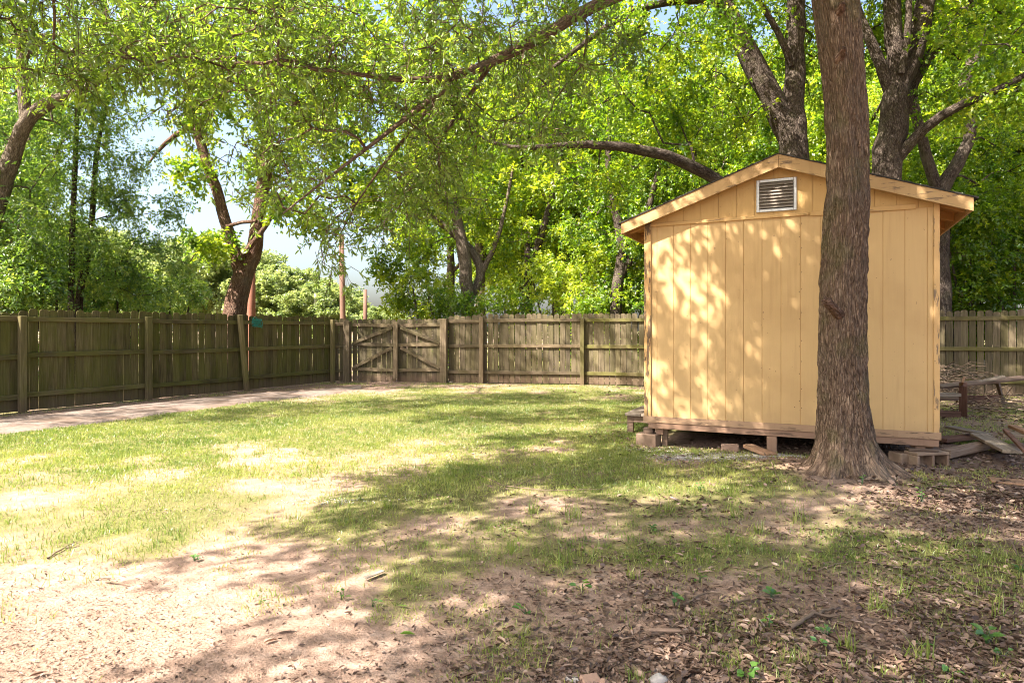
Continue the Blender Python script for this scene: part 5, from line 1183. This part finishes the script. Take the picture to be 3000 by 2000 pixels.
# grass tufts and weeds that stand out singly
def tuft(px, py, n, h, label, group='grass tufts standing on thin soil', k=1.0):
    p = G3(px, py); x = p[0] + np.clip(gr.normal(size=n), -2, 2) * .022 * k; y = p[1] + np.clip(gr.normal(size=n), -2, 2) * .022 * k
    V, F, q = blades(x, y, h * gr.uniform(.6, 1.2, n), np.full(n, .0055), gr, .5, True)
    b = np.array((p[0], p[1], 0)); o = link('grass_tuft', nmesh('grass_tuft', V - b, F, False, {'tint': np.repeat(np.clip(gr.normal(size=n) * .15 + .6, 0, 1), q)}), M['grass']); o.location = b; tag(o, label, 'grass tuft', group)
lt = 'small upright tuft of bright grass on thin soil'
for (px, py, n, h) in ((2140, 1455, 34, .16), (2150, 1512, 40, .13), (1650, 1650, 36, .14), (2335, 1525, 16, .17), (2660, 1745, 14, .15), (1850, 1690, 26, .10), (2925, 1800, 10, .13), (1500, 1610, 26, .12), (740, 1240, 30, .14), (230, 1290, 24, .14), (1680, 1520, 40, .12), (1560, 1500, 36, .11), (2570, 1780, 36, .09), (2690, 1920, 26, .12), (2480, 1900, 22, .12), (1860, 1982, 22, .07), (2150, 1950, 22, .08), (1130, 1490, 36, .10), (1950, 1500, 36, .12), (2220, 1560, 30, .10), (2040, 1330, 30, .10), (1130, 1250, 30, .12), (2330, 1930, 20, .08)): tuft(px, py, n, h, lt, k=1 + h * 3)
def weed(px, py, n, L_, label, tall=.06, group='broad-leaved weeds on the shaded ground'):
    p = G3(px, py); b = np.array((p[0], p[1], gz(p))); rb = np.random.default_rng(int(px * 7 + py))
    a = rb.uniform(0, 6.28, n); r = rb.uniform(.0, .03, n); hh = rb.uniform(.3, 1, n) * tall
    P = np.stack([np.cos(a) * r, np.sin(a) * r, hh], 1); D = np.stack([np.cos(a), np.sin(a), rb.uniform(-.1, .5, n)], 1); Nn = np.stack([rb.normal(size=n) * .3, rb.normal(size=n) * .3, np.ones(n)], 1)
    V, F, q = leaf_geo(P, D, Nn, L_ * rb.uniform(.7, 1.2, n), L_ * .72 * rb.uniform(.8, 1.2, n), rb, True)
    e = empty('weed', b); tag(e, label, 'weed', group)
    link('leaves', nmesh('leaves', V, F, False, {'tint': np.repeat(np.clip(.5 + rb.normal(size=n) * .2, 0, 1), q)}), M['weed'], e)
    st_ = [tube(np.array([(0, 0, -.01), P[i] * (.5, .5, .6), P[i]]), [.002, .0018, .0012], 4) for i in range(n)]; v, f, bb = join(st_)
    link('stem', nmesh('stem', v, f, True), M['weed'], e).data.attributes.new('tint', 'FLOAT', 'POINT')
lwd = 'small broad-leaved green weed on the shaded litter'
for (px, py, n, L_, t) in ((2890, 1890, 9, .055, .08), (2255, 1832, 4, .03, .05), (2050, 1700, 5, .035, .05), (2260, 1755, 6, .045, .05), (2700, 1480, 9, .03, .14), (2525, 1440, 7, .03, .08), (2050, 1440, 9, .03, .08), (2420, 1860, 6, .03, .06), (1975, 1770, 4, .045, .07), (2990, 1680, 9, .04, .06), (1910, 1555, 8, .035, .04), (2400, 1890, 5, .03, .03), (2195, 1985, 9, .04, .06), (1000, 1750, 4, .035, .06), (1090, 1770, 3, .03, .05), (1705, 1720, 5, .04, .05), (2940, 1920, 5, .03, .03), (2700, 1890, 4, .03, .03), (570, 1635, 5, .035, .03), (760, 1765, 3, .025, .04), (1540, 1790, 4, .04, .03), (2780, 1965, 5, .03, .04)): weed(px, py, n, L_, lwd, t)
# single leaves that catch the eye
def one_leaf(px, py, L_, mat, tint, label, rz, group=None):
    p = G3(px, py); rb = np.random.default_rng(int(px + py)); V, F, q = leaf_geo(np.zeros((1, 3)), np.array([[1.0, 0, .08]]), np.array([[.1, .25, 1.0]]), np.array([L_]), np.array([L_ * .42]), rb, True)
    me = nmesh('fallen_leaf', V, F, False, {'tint': np.full(len(V), tint)}); o = link('fallen_leaf', me, M[mat]); o.location = (p[0], p[1], gz(p) + .014); o.rotation_euler = (0, 0, rz); tag(o, label, 'leaf', group)
one_leaf(1170, 1850, .075, 'weed', .9, 'green oblong fallen leaf on bare dappled soil', .1); one_leaf(1160, 1772, .07, 'weed', 1.0, 'yellow-green fallen leaf on sunny soil below the green sprout', -.2)
one_leaf(1345, 1985, .08, 'litter', .35, 'rust-coloured curled leaf among grey litter', .5); one_leaf(80, 1985, .07, 'litter', .3, 'dark brown curled leaf on the pale mulch', .6)
one_leaf(800, 1850, .10, 'litter', 1.0, 'large bleached leaf on sunny bare soil', .1); one_leaf(770, 1885, .07, 'litter', 1.0, 'bleached folded leaf near the large bleached one', .8)
gll = 'large dry leaves on top of the litter'; lll = 'large dry brown leaf resting on top of the leaf litter'
for k in range(90):
    px, py = 1400 + 1600 * gr.random(), 1790 + 205 * gr.random(); one_leaf(px, py, gr.uniform(.05, .07), 'litter', float(gr.uniform(.25, .95)), lll, float(gr.uniform(0, 6.28)), gll)
